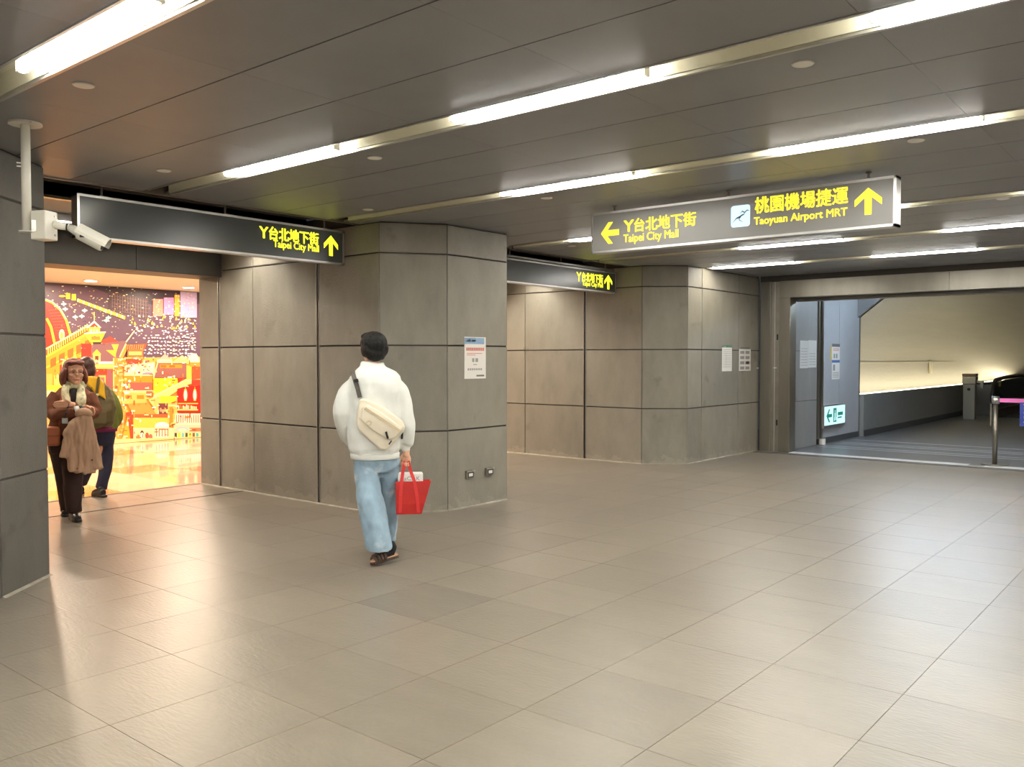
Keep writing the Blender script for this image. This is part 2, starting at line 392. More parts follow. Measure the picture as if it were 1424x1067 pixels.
# ---- strip lights
def strip(x0, x1, y, lits, label):
    t = empty('strip_light', ((x0+x1)/2, y, CZ), 0, label, 'ceiling light', 'long fluorescent strips in the concourse ceiling')
    L = (x1-x0)/2
    ch = MB().box(-L, L, -SW+.004, -SW+.012, 0.0, 0.11).box(-L, L, SW-.012, SW-.004, 0.0, 0.11).box(-L, L, -SW+.004, SW-.004, 0.10, 0.115)
    ch.build('channel', CREAM, t)
    MB().box(-L, L, -0.045, 0.02, 0.072, 0.10).build('batten', CREAM, t)
    MB().box(-L, L, SW-.004, SW+.016, -0.014, -0.001).build('trim_lip', ALU, t)
    MB().box(-L, L, -SW-.010, -SW+.006, -0.006, -0.001).build('trim_lip', ALU, t)
    for a, b, on in lits:
        m = MB().tube([(a-(x0+x1)/2, -0.012, 0.010), (b-(x0+x1)/2, -0.012, 0.010)], 0.026, 12)
        m.build('lit_tube' if on else 'unlit_tube', TUBEM if on else WHITEM, t, smooth=False)
        for e in (a, b): MB().box(e-(x0+x1)/2-.014, e-(x0+x1)/2+.014, -.034, .012, -.012, .072).build('lamp_holder', WHITEM, t)
    return t
def lits(first, n=6, per=2.21, ln=1.2):
    out = []
    for k in range(n):
        a = first+per*k
        if a+ln > 7.2: break
        out.append((a, a+ln, True))
    return out
SL = {1.645: ((-5.83, -4.22), 'strip light slot above the security camera pole'),
      3.485: ((-6.45, -5.49), 'strip light running from the dark lightbox sign over the walking man'),
      5.29: ((-6.45, -4.46), 'strip light running along the ceiling towards the middle pillar'),
      7.82: ((-6.5, -5.62), 'strip light just behind the big hanging direction sign'),
      9.63: ((-6.5, -4.46), 'strip light between the hanging direction sign and the far pillar'),
      11.48: ((-5.86, -5.72), 'strip light nearest the steel gate'),
      -0.20: ((-6.0, -4.46), 'strip light second to the one above the security camera, away from the signs'),
      -2.02: ((-5.8, -5.5), 'strip light two rows behind the security camera'),
      -3.85: ((-5.8, -4.46), 'strip light nearest the rear wall')}
for y in STRIPS:
    (xa, f0), lab = SL[y]
    if y < 1 or True:
        strip(xa, 8.0, y, lits(f0), lab)
TUBEP = emis('lit slim tube', (1.0, 0.93, 0.82), TUBE*2.4)
for (y0, y1, lab) in ((2.62, 5.5, 'short strip light in the passage before the mural doorway'), (7.5, 10.45, 'short strip light in the far side passage')):
    t = empty('strip_light', (-8.16, (y0+y1)/2, CZ), 0, lab, 'ceiling light'); L = (y1-y0)/2
    MB().box(-.04, .04, -L, L, -0.012, -0.002).box(-.046, -.04, -L, L, -0.065, -0.002).box(.04, .046, -L, L, -0.065, -0.002).build('channel', ALU, t)
    MB().tube([(0, -L+.1, -0.032), (0, L-.1, -0.032)], 0.014, 12).build('lit_tube', TUBEP, t)
# ---- white ceiling discs
for x, y, where in ((-4.23, 1.911, 'beside the strip light above the security camera'), (-1.467, 3.80, 'across the ceiling from the walking person, under no sign'), (-4.29, 3.795, 'straight above the walking person'), (-5.712, 3.122, 'in front of the dark lightbox over the mural doorway'), (-5.813, 5.064, 'by the arrow end of the lightbox over the mural doorway'), (-4.281, 5.627, 'in front of the left-arrow end of the large hanging sign'), (-1.454, 5.56, 'in front of the up-arrow end of the large hanging sign'), (-5.877, 8.207, 'in front of the lightbox beyond the middle pillar'), (-1.427, 8.024, 'behind the up-arrow end of the large hanging sign'), (-4.25, 8.15, 'hidden behind the left-arrow end of the large hanging sign')):
    t = empty('ceiling_disc', (x, y, CZ), 0, 'small round white ceiling plate ' + where, 'cover plate', 'round white plates scattered on the ceiling')
    MB().cyl((0, 0), 0.046, -0.006, 0.002, 24).build('plate', WHITEM, t)
    MB().cyl((0, 0), 0.050, -0.003, 0.002, 24).build('rim', ALU, t)

# ================================================================== MALL BEHIND THE OPENINGS
MF = mat('glossy cream tile', world=True, col=(0.50, 0.41, 0.29), rough=0.14, var=0.10, scale=3, rnd=0.0, coat=0.4)
MF2 = mat('glossy tan tile', world=True, col=(0.36, 0.24, 0.135), rough=0.14, var=0.10, scale=3, coat=0.4)
MF3 = mat('glossy pale tile', world=True, col=(0.58, 0.51, 0.40), rough=0.14, var=0.08, scale=3, coat=0.4)
mf = MB().box(XM, XB1-.02, -2.0, 16.0, -0.2, -0.008).build('floor_mall', GROUT); tag(mf, 'glossy cream and tan tiled mall floor', kind='structure')
TM = 0.74
tms = [MB().box(.001, TM-.001, .001, TM-.001, -0.012, 0).mesh('mall_tile', [m]) for m in (MF, MF2, MF3)]
nx = int((XB1-.02-XM)/TM)
for i in range(nx+1):
    for j in range(24):
        x, y = XB1-.021-(i+1)*TM, -2+j*TM
        k = 1 if (i+j) % 4 == 0 else (2 if (i*3+j*5) % 3 == 0 else 0)
        if x < XM-.6: continue
        o = bpy.data.objects.new('mall_tile', tms[k]); COL.objects.link(o); o.parent = mf; o.location = (x, y, 0)
MW = mat('mall plaster', (0.80, 0.72, 0.60), 0.6)
for nm, b, l in (('ceiling_mall', (XM-.1, XB1, -2.0, 16.0, 2.75, 2.85), 'warm cream mall ceiling'), ('wall_mall_near', (XM-.1, XB1, -2.1, -2.0, 0, 2.85), 'cream end wall of the mall corridor'), ('wall_mall_far', (XM-.1, XB1, 16.0, 16.1, 0, 2.85), 'cream far end wall of the mall corridor'), ('wall_mall', (XM-.2, XM-.1, -2.1, 16.1, 0, 2.85), 'cream wall behind the mural')):
    tag(MB().box(*b).build(nm, MW), l, kind='structure')
tag(MB().box(XB1-.06, XB1, 13.4, 16.1, 0, 2.85).build('wall_mall_side', MW), 'cream mall wall beyond the far pillar', kind='structure')
tag(MB().box(XB1-.06, XB1-.02, -2.1, 2.53, 0, 2.76).build('wall_mall_side_near', MW), 'cream mall wall behind the left pillar', kind='structure')
MDL = emis('mall downlight glow', (1.0, 0.80, 0.55), 25.0)
for x, y in ((-14.1, 6.44), (-14.1, 8.14), (-14.1, 4.74), (-14.1, 9.84), (-11.3, 2.4), (-11.3, 4.4), (-11.3, 6.4), (-11.3, 8.4), (-11.3, 10.4)):
    t = empty('mall_downlight', (x, y, 2.75), 0, 'round recessed downlight glowing in the mall ceiling by the mural' if x < -13 else 'round recessed downlight in the mall ceiling nearer the doorway', 'downlight', 'mall ceiling downlights')
    MB().cyl((0, 0), 0.115, -0.012, 0.002, 24).build('rim', WHITEM, t)
    MB().cyl((0, 0), 0.09, -0.016, -0.011, 24).build('lens', MDL, t)
    la = bpy.data.lights.new('mall_lamp', 'AREA'); la.shape = 'DISK'; la.size = 0.17; la.energy = MALL_W*(1.0 if x < -13 else 2.6); la.color = MALL_COL
    lo = bpy.data.objects.new('mall_lamp', la); COL.objects.link(lo); lo.location = (x, y, 2.725)
tag(MB().box(-8.53, -8.50, 2.55, YR-.01, 0.0005, 0.003).build('floor_rail', mat('rail dark', (.06,.05,.04), .4, metal=.6)), 'thin dark metal shutter track across the doorway floor', 'floor track')
tag(MB().box(XB1-.02, XB1+.02, 2.55, YR-.01, -0.005, 0.004).build('threshold_strip', ALU_D), 'metal strip where grey tiles meet the glossy mall floor', 'floor strip')

# ---- the mural: a printed night-town picture on a wall panel
def colmat(name, rough=0.4):
    m = bpy.data.materials.new(name); m.use_nodes = True; N = m.node_tree.nodes
    a = N.new('ShaderNodeVertexColor'); a.layer_name = 'Col'
    m.node_tree.links.new(a.outputs[0], N['Principled BSDF'].inputs['Base Color']); N['Principled BSDF'].inputs['Roughness'].default_value = rough
    return m
mur = empty('mural', (XM, 7.4, 0), 0, 'large printed night-town mural in red, orange and purple on the mall wall', 'mural')
MB().box(-0.1, 0.0, -5.4, 5.6, 0.0, 2.745).build('board', mat('mural board', srgb(98, 74, 92), 0.4), mur)
pr_ = MB(); LAY = [0]
def mpt(px, py):
    p = atx(px, py, XM); return (p.y-7.4, p.z)
def mpoly(pts, c, conv=True):
    LAY[0] += 1; x = 0.002 + LAY[0]*0.00004
    q = [mpt(*p) if conv else p for p in pts]
    a = sum(q[i][0]*q[(i+1) % len(q)][1]-q[(i+1) % len(q)][0]*q[i][1] for i in range(len(q)))
    if a < 0: q = q[::-1]
    pr_.col = srgb(*c); pr_.add([(x, max(-5.4, min(5.6, u)), max(0.005, min(2.74, v))) for u, v in q], [tuple(range(len(q)))])
def mrect(x0, x1, y0, y1, c): mpoly([(x0, y0), (x1, y0), (x1, y1), (x0, y1)], c)
def mline(pts, w, c):
    for (a, b), (d, e) in zip(pts[:-1], pts[1:]):
        l = math.hypot(d-a, e-b) or 1; nx_, ny_ = -(e-b)/l*w/2, (d-a)/l*w/2
        mpoly([(a+nx_, b+ny_), (d+nx_, e+ny_), (d-nx_, e-ny_), (a-nx_, b-ny_)], c)
def mell(cx, cy, rx, ry, c, n=14): mpoly([(cx+rx*math.cos(2*math.pi*k/n), cy+ry*math.sin(2*math.pi*k/n)) for k in range(n)], c)
PUR, DPU, RED, ORA, YEL, CRE, BRN, WHI = (104,80,100), (66,54,72), (214,54,34), (246,140,40), (255,206,60), (255,232,170), (140,74,74), (255,250,235)
rng = random.Random(3)
mpoly([(40,395),(290,400),(290,500),(40,500)], PUR)
mpoly([(120,397),(290,403),(290,420),(235,430),(150,408)], DPU)
mpoly([(150,405),(206,415),(206,446),(150,430)], (88,68,80))
for k in range(14): mline([(156+k*3.6, 408+k*.7), (156+k*3.6, 428+k*1.2)], .6, (150,120,120))
for k in range(5): mline([(156, 411+k*5), (206, 420+k*5)], .5, (140,110,112))
# warm town blocks below
mpoly([(40,500),(290,496),(290,625),(40,630)], (250,176,84))
for k in range(420):          # far lights
    x = rng.uniform(176, 273); y = rng.uniform(438, 498) ; s = rng.uniform(.5, 1.5)
    if rng.random() < (x-150)/130:
        mrect(x-s, x+s, y-s*.6, y+s*.6, rng.choice([(235,240,255), (200,215,245), (255,245,220), (170,190,235), (255,255,255)]))
for k in range(120):
    x = rng.uniform(66, 200); y = rng.uniform(398, 455); s = rng.uniform(.4, 1.4)
    mrect(x-s, x+s, y-s*.5, y+s*.5, rng.choice([(255,235,150), (255,220,120), (190,240,235), (255,255,240)]))
for k in range(26):
    t = k/25; mrect(108+t*64-1.2, 108+t*64+1.4, 418+t*24-2.5, 418+t*24+2.2, (255,220,80) if k % 3 else (255,250,190))
mrect(91,97,408,416,(255,226,70)); mrect(99,105,409,418,(255,226,70)); mell(86,412,5,1.5,(255,210,70))
for (x, y) in ((88,423),(90,430),(117,432),(104,441),(113,440),(147,446),(150,442)): mell(x, y, 4, 1.6, (160,235,225)); mline([(x, y-3), (x, y+3)], 1, (230,255,250))
mrect(212,226,416,440,(250,150,130)); mrect(227,241,414,438,(240,150,210)); mrect(242,249,410,440,(255,190,80)); mrect(250,273,404,442,(200,185,235))
for k in range(60): x, y = rng.uniform(212,272), rng.uniform(408,440); mrect(x-.9, x+.9, y-.6, y+.6, rng.choice([WHI, (255,220,230), (255,240,180), (190,150,230)]))
for k in range(40): x, y = rng.uniform(180,272), rng.uniform(440,458); mpoly([(x-1.6,y+1.2),(x,y-2.4),(x+1.6,y+1.2)], rng.choice([(255,220,90),(255,250,220),(255,200,80)]))
for r in range(5):
    for k in range(16):
        x = 206+k*4.3+rng.uniform(-1,1); y = 470+r*5.4+rng.uniform(-1,1); mell(x, y, 1.5, .9, WHI if rng.random() < .7 else (190,200,240), 8)
# red dome
mpoly([(40,412),(62,417),(72,421),(83,431),(91,445),(97,468),(66,488),(40,488)], (176,62,52))
for k in range(9): mline([(66+k*1.5, 432+k*4), (84+k*1.0, 430+k*4.2)], .6, (214,100,80))
mline([(62,417),(72,421),(83,431),(91,445),(97,466)], 3.2, YEL); mline([(62,416),(72,420),(83,430),(91,444)], 1, WHI)
mpoly([(40,440),(64,443),(70,455),(75,482),(40,500)], RED); mline([(64,443),(70,455),(76,482)], 3.4, YEL)
mell(85, 466, 4, 8, (255,240,180)); mell(85, 467, 2, 5, (240,170,60))
# stepped parapet and facade
mpoly([(60,490),(122,455),(128,462),(128,530),(60,545)], (246,156,48))
mpoly([(60,488),(122,454),(122,461),(60,497)], (196,90,40))
for k in range(19): x = 66+k*3; y = 487-k*1.85; mline([(x, y-3), (x, y+6)], 1.1, (255,224,110))
mline([(60,487),(122,453)], 2, (255,240,170)); mline([(60,498),(122,463)], 2.6, YEL); mline([(60,513),(128,478)], 2, YEL)
for k in range(5): mpoly([(69+k*12,500-k*6.3),(77+k*12,496-k*6.3),(77+k*12,508-k*6.3),(69+k*12,512-k*6.3)], (226,104,40))
mpoly([(82,508),(96,500),(96,522),(82,526)], (190,62,48)); mell(89,508,4,8,(255,226,140)); mell(89,509,2.4,6,(150,60,52))
mrect(74,84,522,540,(255,236,110)); mrect(96,112,498,520,(224,52,36)); mpoly([(98,505),(103,490),(108,505)], (255,214,90))
# lantern tower
mline([(130,434),(130,448)], 1, (255,226,120)); mpoly([(119,456),(130,446),(140,456)], WHI); mpoly([(123,455),(130,449),(136,455)], (180,60,50))
mrect(122,138,455,468,(255,214,70)); [mrect(124+k*4.5, 126.5+k*4.5, 458, 466, (255,246,180)) for k in range(3)]
mpoly([(116,464),(146,462),(139,476),(124,476)], (255,196,60)); mline([(116,464),(146,462)], 1.5, WHI); mrect(126,138,468,473,(200,130,50))
mpoly([(140,474),(152,468),(168,478),(166,486),(140,482)], (206,70,52))
# middle house
mpoly([(126,480),(172,474),(176,480),(164,506),(126,506)], (134,92,98)); mpoly([(112,478),(126,478),(126,505),(112,505)], (216,54,38))
mpoly([(127,493),(133.5,486),(140,493)], YEL); mrect(128.5,138.5,493,503,(255,224,110)); mrect(131,136,495,501,(120,60,40))
mpoly([(146,487),(160,487),(160,498)], (250,180,60)); mpoly([(154,479),(164,479),(160,492)], (255,206,70))
mline([(162,508),(176,480)], 5, (250,150,60)); mline([(160,508),(174,478)], 1.5, (255,240,170)); mline([(174,476),(186,460)], 1.6, (255,236,190))
mrect(128,160,503,506,WHI); mrect(126,158,506,513,(250,190,90)); mline([(126,509),(158,509)], 1, (255,236,160))
mrect(131,148,513,521,(232,62,38)); mrect(148,156,513,548,(150,88,92)); mrect(131,148,521,556,(190,76,64)); mrect(136,146,522,546,(244,180,90)); mrect(138,144,525,545,(170,100,90))
mrect(156,163,498,575,(250,146,60)); mline([(157,498),(157,575)], 1.2, (255,226,140))
# middle right clutter
mpoly([(175,480),(203,478),(200,486),(174,487)], (226,84,52)); [mline([(177+k*3, 479.5),(176+k*3, 486)], .7, (255,170,100)) for k in range(8)]
mrect(176,198,486,500,(236,108,60)); mrect(178,196,489,494,(255,196,110)); mrect(176,196,499,508,(228,70,46)); mline([(172,498),(198,498)], 1.6, YEL)
mpoly([(172,508),(214,504),(214,522),(172,524)], (255,226,180))
for k in range(60): x, y = rng.uniform(164,212), rng.uniform(496,522); s = rng.uniform(.8,2.2); mell(x, y, s, s*.8, rng.choice([WHI,(255,214,150),(240,150,90),(225,110,90),(255,190,200),(150,90,90)]), 8)
mell(204, 521, 8, 3, (214,130,170))
mrect(171,211,522,532,(250,140,40)); mline([(171,522),(211,522)], 1.4, (255,230,150)); mrect(173,210,532,543,(172,92,82)); mrect(170,212,543,546,(255,222,150))
mrect(171,203,546,562,(252,186,96)); mrect(173,182,549.5,555,(240,130,40)); mrect(189,199,549.5,555,(240,130,40)); mrect(202,211,544,551,(190,100,80))
for k in range(70): x, y = rng.uniform(158,180), rng.uniform(515,612); s = rng.uniform(.9,2.4); mell(x, y, s, s, rng.choice([WHI,(255,230,180),(255,180,90),(230,80,50),(255,210,120)]), 8)
# right houses
mpoly([(216,503),(228,492),(238,503)], (240,170,150)); mrect(217,238,500,504,(255,226,180)); mpoly([(240,503),(252,494),(262,503)], (255,214,150)); mell(268,502,8,10,(255,240,205)); mrect(243,262,500,504,(255,206,130))
mpoly([(218,505),(258,505),(258,526),(212,525)], (150,96,92)); mrect(221,252,507,512,(246,140,40)); mrect(222,230,508,511,(220,100,40)); mrect(234,242,508,511,(220,100,40))
mline([(212,526),(218,504),(262,504)], 1.6, (255,236,150)); mrect(258,265,504,530,(255,206,80)); mrect(265,290,506,530,(224,86,52)); mrect(262,290,504,510,(250,150,60))
mpoly([(212,526),(246,526),(246,536),(212,551)], (255,216,40)); mpoly([(245,526),(254,526),(246,534)], RED)
mpoly([(205,556),(256,528),(266,528),(290,526),(290,534),(262,534),(246,543),(212,566)], (255,206,130)); mline([(212,551),(256,529),(290,528)], 1.4, (255,240,190))
mrect(212,246,552,576,(252,190,110)); mrect(221,243,551,560,(255,214,50))
mpoly([(245,541),(262,536),(290,536),(290,574),(245,574)], (232,36,26)); mrect(265,290,528,536,(220,60,40))
for cx in (256.5, 269.5): mline([(cx, 538), (cx, 542)], .8, YEL); mell(cx, 549.5, 3.4, 8.5, (255,110,80)); mell(cx, 549.5, 2.2, 7.2, (255,236,215)); mrect(cx-1.6, cx+1.6, 541.5, 543, YEL); mrect(cx-1.6, cx+1.6, 556, 557.5, YEL)
mrect(246,274,560.5,562,(255,190,90)); mrect(245,274,569,571,(255,206,110))
for k in range(12): x, y = 247+k*2.2, 566.2; mrect(x-.8, x+.8, y-rng.uniform(.8,3.4), y+2.6, rng.choice([(255,226,180),(250,120,80),(255,240,220)]))
mrect(219,232,561,576,(120,62,60)); [mell(222+k*3, 570+(k % 2)*2, 1.7, 3, (255,150+k*20,120), 8) for k in range(4)]
mell(200, 572, 4.5, 9, (236,220,250)); mpoly([(176,562),(204,560),(216,576),(186,582)], (246,150,70)); mrect(186,232,576,581,(216,96,56))
mrect(184,234,581,596,(250,196,80)); mrect(184,240,595,616,(255,226,170)); mpoly([(174,574),(184,572),(184,616),(172,616)], (200,70,40)); mpoly([(168,612),(176,578),(180,612)], (240,170,50))
mell(224, 592, 10, 5, WHI); mrect(214,233,593,611,(255,236,210)); [mline([(216+k*4,596),(216+k*4,607)], 1.3, (200,110,90)) for k in range(5)]; mrect(214,233,596,598,(220,120,90))
mrect(232,242,562,590,(250,186,90)); mrect(234,239,566,588,(226,140,50)); mline([(232,564),(242,564)], 1.6, (255,236,160))
mrect(242,290,575,591,(255,222,200)); [mline([(244+k*3,577),(244+k*3,588)], .9, (170,90,70)) for k in range(16)]
mrect(240,290,591,602,(255,206,170)); mell(252,597,8,3,(160,190,230)); mell(252,598,6,2.4,(255,220,190)); mrect(262,290,595,600,(240,130,90))
mrect(236,290,602,618,(255,230,170))
for k, c in enumerate(((70,80,70),(240,210,60),(110,190,200),(80,90,60),(255,210,50),(120,100,60),(90,180,170))): mrect(241+k*5, 244.5+k*5, 602, 609.5, c)
for (x, y, c) in ((196,603,(90,50,40)),(196,606,WHI),(190,608,(210,140,80)),(203,606,(180,90,60)),(208,608,(225,110,90))): mell(x, y, 2.6, 4.5, c)
mrect(150,290,611,640,(255,214,150))
for k in range(330):
    x, y = rng.uniform(66, 272), rng.uniform(500, 610); w_, h_ = rng.uniform(.5, 3.2), rng.uniform(.4, 1.1)
    if 245 < x < 276 and 538 < y < 572: continue
    if rng.random() < .5: w_, h_ = h_, w_
    mrect(x-w_, x+w_, y-h_, y+h_, rng.choice([(255,244,205), (255,236,180), (255,214,130), (214,96,50), (176,84,60), (255,250,235), (240,130,60)]))
for k in range(170):
    x, y = rng.uniform(66, 272), rng.uniform(404, 500); s = rng.uniform(.3, 1.0); mrect(x-s, x+s, y-s*.6, y+s*.6, rng.choice([(255,240,200), (230,225,255), (150,120,140), (70,55,75), (255,220,140)]))
# the print goes on to both sides beyond the doorway
for sgn in range(90):
    u = rng.choice([rng.uniform(-5.3, -1.5), rng.uniform(1.6, 5.5)]); v = rng.uniform(0.05, 1.75); w, h = rng.uniform(.15, .6), rng.uniform(.1, .35)
    mpoly([(u,v),(u+w,v),(u+w,v+h),(u,v+h)], rng.choice([ORA, RED, YEL, BRN, CRE, (250,176,84)]), False)
pr_.build('printed_picture', colmat('mural print'), mur)

# ================================================================== STEEL GATE AND TUNNEL BEYOND
GREYP = mat('grey painted metal', (0.42, 0.43, 0.45), 0.38, metal=0.1, var=0.05, scale=2)
GX1 = 4.2     # right end of the gate opening
gate = empty('gate_frame', (0, YG, 0), 0, 'wide stainless steel shutter gate frame at the tunnel entrance', 'gate frame')
for s, xo in ((1, -5.80), (-1, GX1+.49)):
    def gx(a): return xo + s*a
    def gb(a, b, y0, y1, z0, z1): return MB().box(min(gx(a), gx(b)), max(gx(a), gx(b)), y0, y1, z0, z1)
    gb(0, .17, -0.03, 0.22, 0, 2.72).build('jamb_post', STEEL, gate, bevel=.004)
    gb(.17, .31, 0.03, 0.22, 0, 2.72).build('jamb_recess', STEEL_D if False else mat('recessed steel', (0.33,0.305,0.26), 0.42, metal=0.8, var=0.1, scale=5), gate)
    gb(.31, .49, -0.03, 0.22, 0, 2.453).build('jamb_post', STEEL, gate, bevel=.004)
    gb(.21, .225, 0.022, 0.032, 0, 2.72).build('track_lip', ALU, gate)
    for z in (0.42, 1.79): gb(.25, .275, 0.024, 0.034, z, z+.09).build('lock_hole', BLACK, gate)
    gb(.20, .25, 0.02, 0.034, 1.335, 1.352).build('tag', WHITEM, gate)
for k in range(4):
    a = -5.49+k*(GX1+5.67)/4; b = -5.49+(k+1)*(GX1+5.67)/4
    MB().box(a+.002, b-.002, -0.03, 0.22, 2.455, 2.72).build('lintel_panel', STEEL, gate)
MB().box(-5.31, GX1, 0.22, 0.34, 2.40, 2.72).build('shutter_box', mat('dark steel', (0.14,0.13,0.115), .5, metal=.6), gate)
MB().box(-5.80, GX1+.49, -.04, .2, 2.72, CZ+.12).build('fascia', CORE, gate)
o = MB().box(-5.31, GX1, -0.06, 0.16, 0.0, 0.004).build('threshold', mat('pale threshold steel', (0.72,0.73,0.74), .35), gate)
o = MB().box(-2.75, -2.55, -0.05, 0.15, 0.004, 0.006).build('floor_socket', STEEL, gate)
tag(MB().box(GX1+.49, 9.1, YG, YG+.2, 0, CZ+.2).build('wall_gate_side', STONE), 'stone wall beside the steel gate', kind='structure')
# tunnel floor and reveal
FL2 = mat('tunnel floor', (0.14, 0.14, 0.142), 0.33, var=0.1, scale=3)
tf = MB().box(-7.5, 8.0, YG-.07, 40, -0.2, 0.0).build('floor_tunnel', FL2); tag(tf, 'dark grey tunnel floor beyond the gate', kind='structure')
for y in (14.55, 14.8, 15.35, 15.6, 16.2):
    MB().box(-5.3, 4, y, y+.07, 0.0002, 0.003).build('floor_strip', mat('pale floor strip', (0.42,0.44,0.47), .28, metal=.3), tf)
XT = -5.42
wt = MB().box(-5.80, XT-.03, YG+.2, 15.09, 0, 2.9).build('wall_tunnel_left', CORE); tag(wt, 'dark stone reveal just inside the steel gate', kind='structure')
STONE2 = mat('reveal stone', (0.24, 0.235, 0.225), 0.5, var=0.12, scale=3, rnd=0.04, bump=.2, bscale=90, stretch=(1,1,.2))
for j in range(3):
    z0, z1 = (0, .785, 1.62)[j]+.004, (.785, 1.62, 2.9)[j]-.004
    MB().box(XT-.03, XT, YG+.23, 14.80, z0, z1).build('stone_panel', STONE2, wt)
MB().box(XT-.03, XT+.02, 14.83, 14.90, 0.10, 2.9).build('metal_rail', STEEL, wt); MB().box(XT-.03, XT+.02, 14.98, 15.06, 0.10, 2.9).build('metal_rail', STEEL, wt)
MB().box(XT-.03, XT-.01, 14.90, 14.98, 0.0, 2.9).build('rail_recess', BLACK, wt); MB().cyl((XT+.02, 15.02), .06, 0.0, .10, 16).build('rail_foot', WHITEM, wt)
wp = MB().box(-5.85, XT-.02, 15.09, 17.02, 0, 3.4).build('wall_tunnel_panel', GREYP); tag(wp, 'grey metal wall panelling carrying the lit exit sign', kind='structure')
MB().box(XT-.02, XT, 15.09, 15.9, .10, 3.4).build('metal_panel', GREYP, wp); MB().box(XT-.02, XT, 15.906, 17.01, .10, 3.4).build('metal_panel', GREYP, wp)
MB().box(XT-.02, XT+.012, 15.06, 17.02, 0.0, .095).build('skirting', DARKM, wp); MB().box(XT-.02, XT+.015, 17.0, 17.03, 0.0, 3.4).build('edge_bead', STEEL, wp)
# low wall, cove and vault
XL = -5.33
lw = MB().box(XL-.12, XL, 17.03, 33, 0, .80).build('wall_low', mat('low wall grey', (0.20,0.20,0.195), .55, var=.06)); tag(lw, 'low grey parapet with glowing cove light behind', kind='structure')
MB().box(XL, XL+.015, 17.03, 33, 0, .12).build('skirting', DARKM, lw)
cove = empty('cove_light', (XL-.2, 25, .78), 0, 'long warm yellow cove light hidden behind the low parapet', 'cove light')
MB().box(-.45, .08, -7.9, 8, -.08, -.05).build('ledge', WHITEM, cove)
MB().box(-.02, .06, -7.9, 8, -.02, .022).build('glow_strip', emis('warm cove glow', (1.0, 0.88, 0.58), 8.0), cove)
cove_fill = empty('cove_light', (5.0, 25, .78), 0, 'long added warm cove glow, out of view, brightening the vault from the far side', 'cove light')  # unseen second cove, added to brighten the vault from its right side
MB().box(-.1, .4, -7.9, 8, -.08, -.05).build('ledge', WHITEM, cove_fill); MB().box(-.06, .02, -7.9, 8, -.02, .022).build('glow_strip', emis('warm cove glow', (1.0, 0.88, 0.58), 8.0), cove_fill)
tag(MB().box(4.85, 4.95, 17.03, 33, 0, .80).build('wall_low_right', GREYP), 'low grey parapet on the far side of the tunnel', kind='structure')
VM = mat('vault lining', (0.44, 0.42, 0.38), 0.45, var=0.05, scale=1.5, bump=0.5, bscale=14, stretch=(1, .3, 6))
prof = [(-5.92, .70), (-5.94, 1.40), (-5.86, 1.66), (-5.66, 2.02), (-5.36, 2.34), (-5.0, 2.62), (-4.4, 2.94), (-3.6, 3.2), (-2.4, 3.4), (-1.0, 3.5), (1, 3.45), (3, 3.2), (4.5, 2.6), (5.2, 1.6), (5.3, 0)]
v = MB(); n = len(prof)
def vrow(y, dz): return [(x, y, z-dz) for x, z in prof] + [(x*1.02, y, z+.06-dz) for x, z in prof]
vs = []; rowsY = [(17.03, 0), (20, 0), (24, 0), (27, .05), (30, .4), (33, 1.2), (36, 2.4), (40, 4.2)]
for y, sh in rowsY: vs += vrow(y, sh)
fs = []
for k in range(len(rowsY)-1):
    for i in range(n-1):
        a, b = k*2*n+i, (k+1)*2*n+i
        fs += [(a, a+1, b+1, b), (a+n, b+n, b+n+1, a+n+1)]
v.add(vs, fs); o = v.build('ceiling_vault', VM, smooth=True); tag(o, 'curved pale vault lining over the tunnel', kind='structure')
MB().rings([[Vector((x+dx, 17.03+q, z+dz)) for dx, dz in ((0, -.02), (.02, 0), (0, .02))] + [] for q, (x, z) in [(0, p) for p in prof[1:10]]]).build('vault_bead', mat('vault bead', (.75,.74,.70), .4), o)
MB().box(-.02, .012, 17.03, 33, 1.385, 1.42, Matrix.Translation((-5.93, 0, 0))).build('vault_rail', mat('vault rail', (.62,.59,.5), .4), o)
ew = MB()
poly = [(-6.4, 2.9), (-6.4, 3.9), (6.0, 3.9), (6.0, 2.9)]
up = [(x, z) for x, z in prof if z > 1.9]
fa = up + [(5.9, 2.0), (5.9, 3.9), (-6.4, 3.9), (-6.4, 1.9)]
M = Matrix(((1,0,0,0),(0,0,1,16.90),(0,1,0,0),(0,0,0,1)))
tag(MB().prism(fa, 0, .12, M).build('wall_vault_end', mat('end wall grey', (.16,.16,.16), .5), fix=True), 'dark grey end wall cut to the arc of the vault', kind='structure')
tag(MB().box(-6.0, 6.0, YG+.2, 16.95, 2.9, 3.0).build('ceiling_lobby', CEILM), 'dark ceiling just inside the gate', kind='structure')
tag(MB().box(5.9, 6.0, YG+.2, 17.0, 0, 3.0).build('wall_lobby_right', GREYP), 'grey wall on the far side of the gate lobby', kind='structure')
tag(MB().box(-6.2, 6.2, 40, 40.1, 0, 4).build('wall_tunnel_end', VM), 'pale end of the tunnel', kind='structure')
# cool lamp inside the gate lobby
COOL = emis('cool tube', (0.66, 0.82, 1.0), 110.0)
t = empty('lobby_light', (-3.6, 15.6, 2.9), 0, 'cool white tube light on the lobby ceiling behind the gate lintel', 'ceiling light')
MB().box(-1.3, 1.3, -.06, .06, -.05, 0).build('batten', WHITEM, t); MB().tube([(-1.2, 0, -.08), (1.2, 0, -.08)], .02, 12).build('lit_tube', COOL, t)
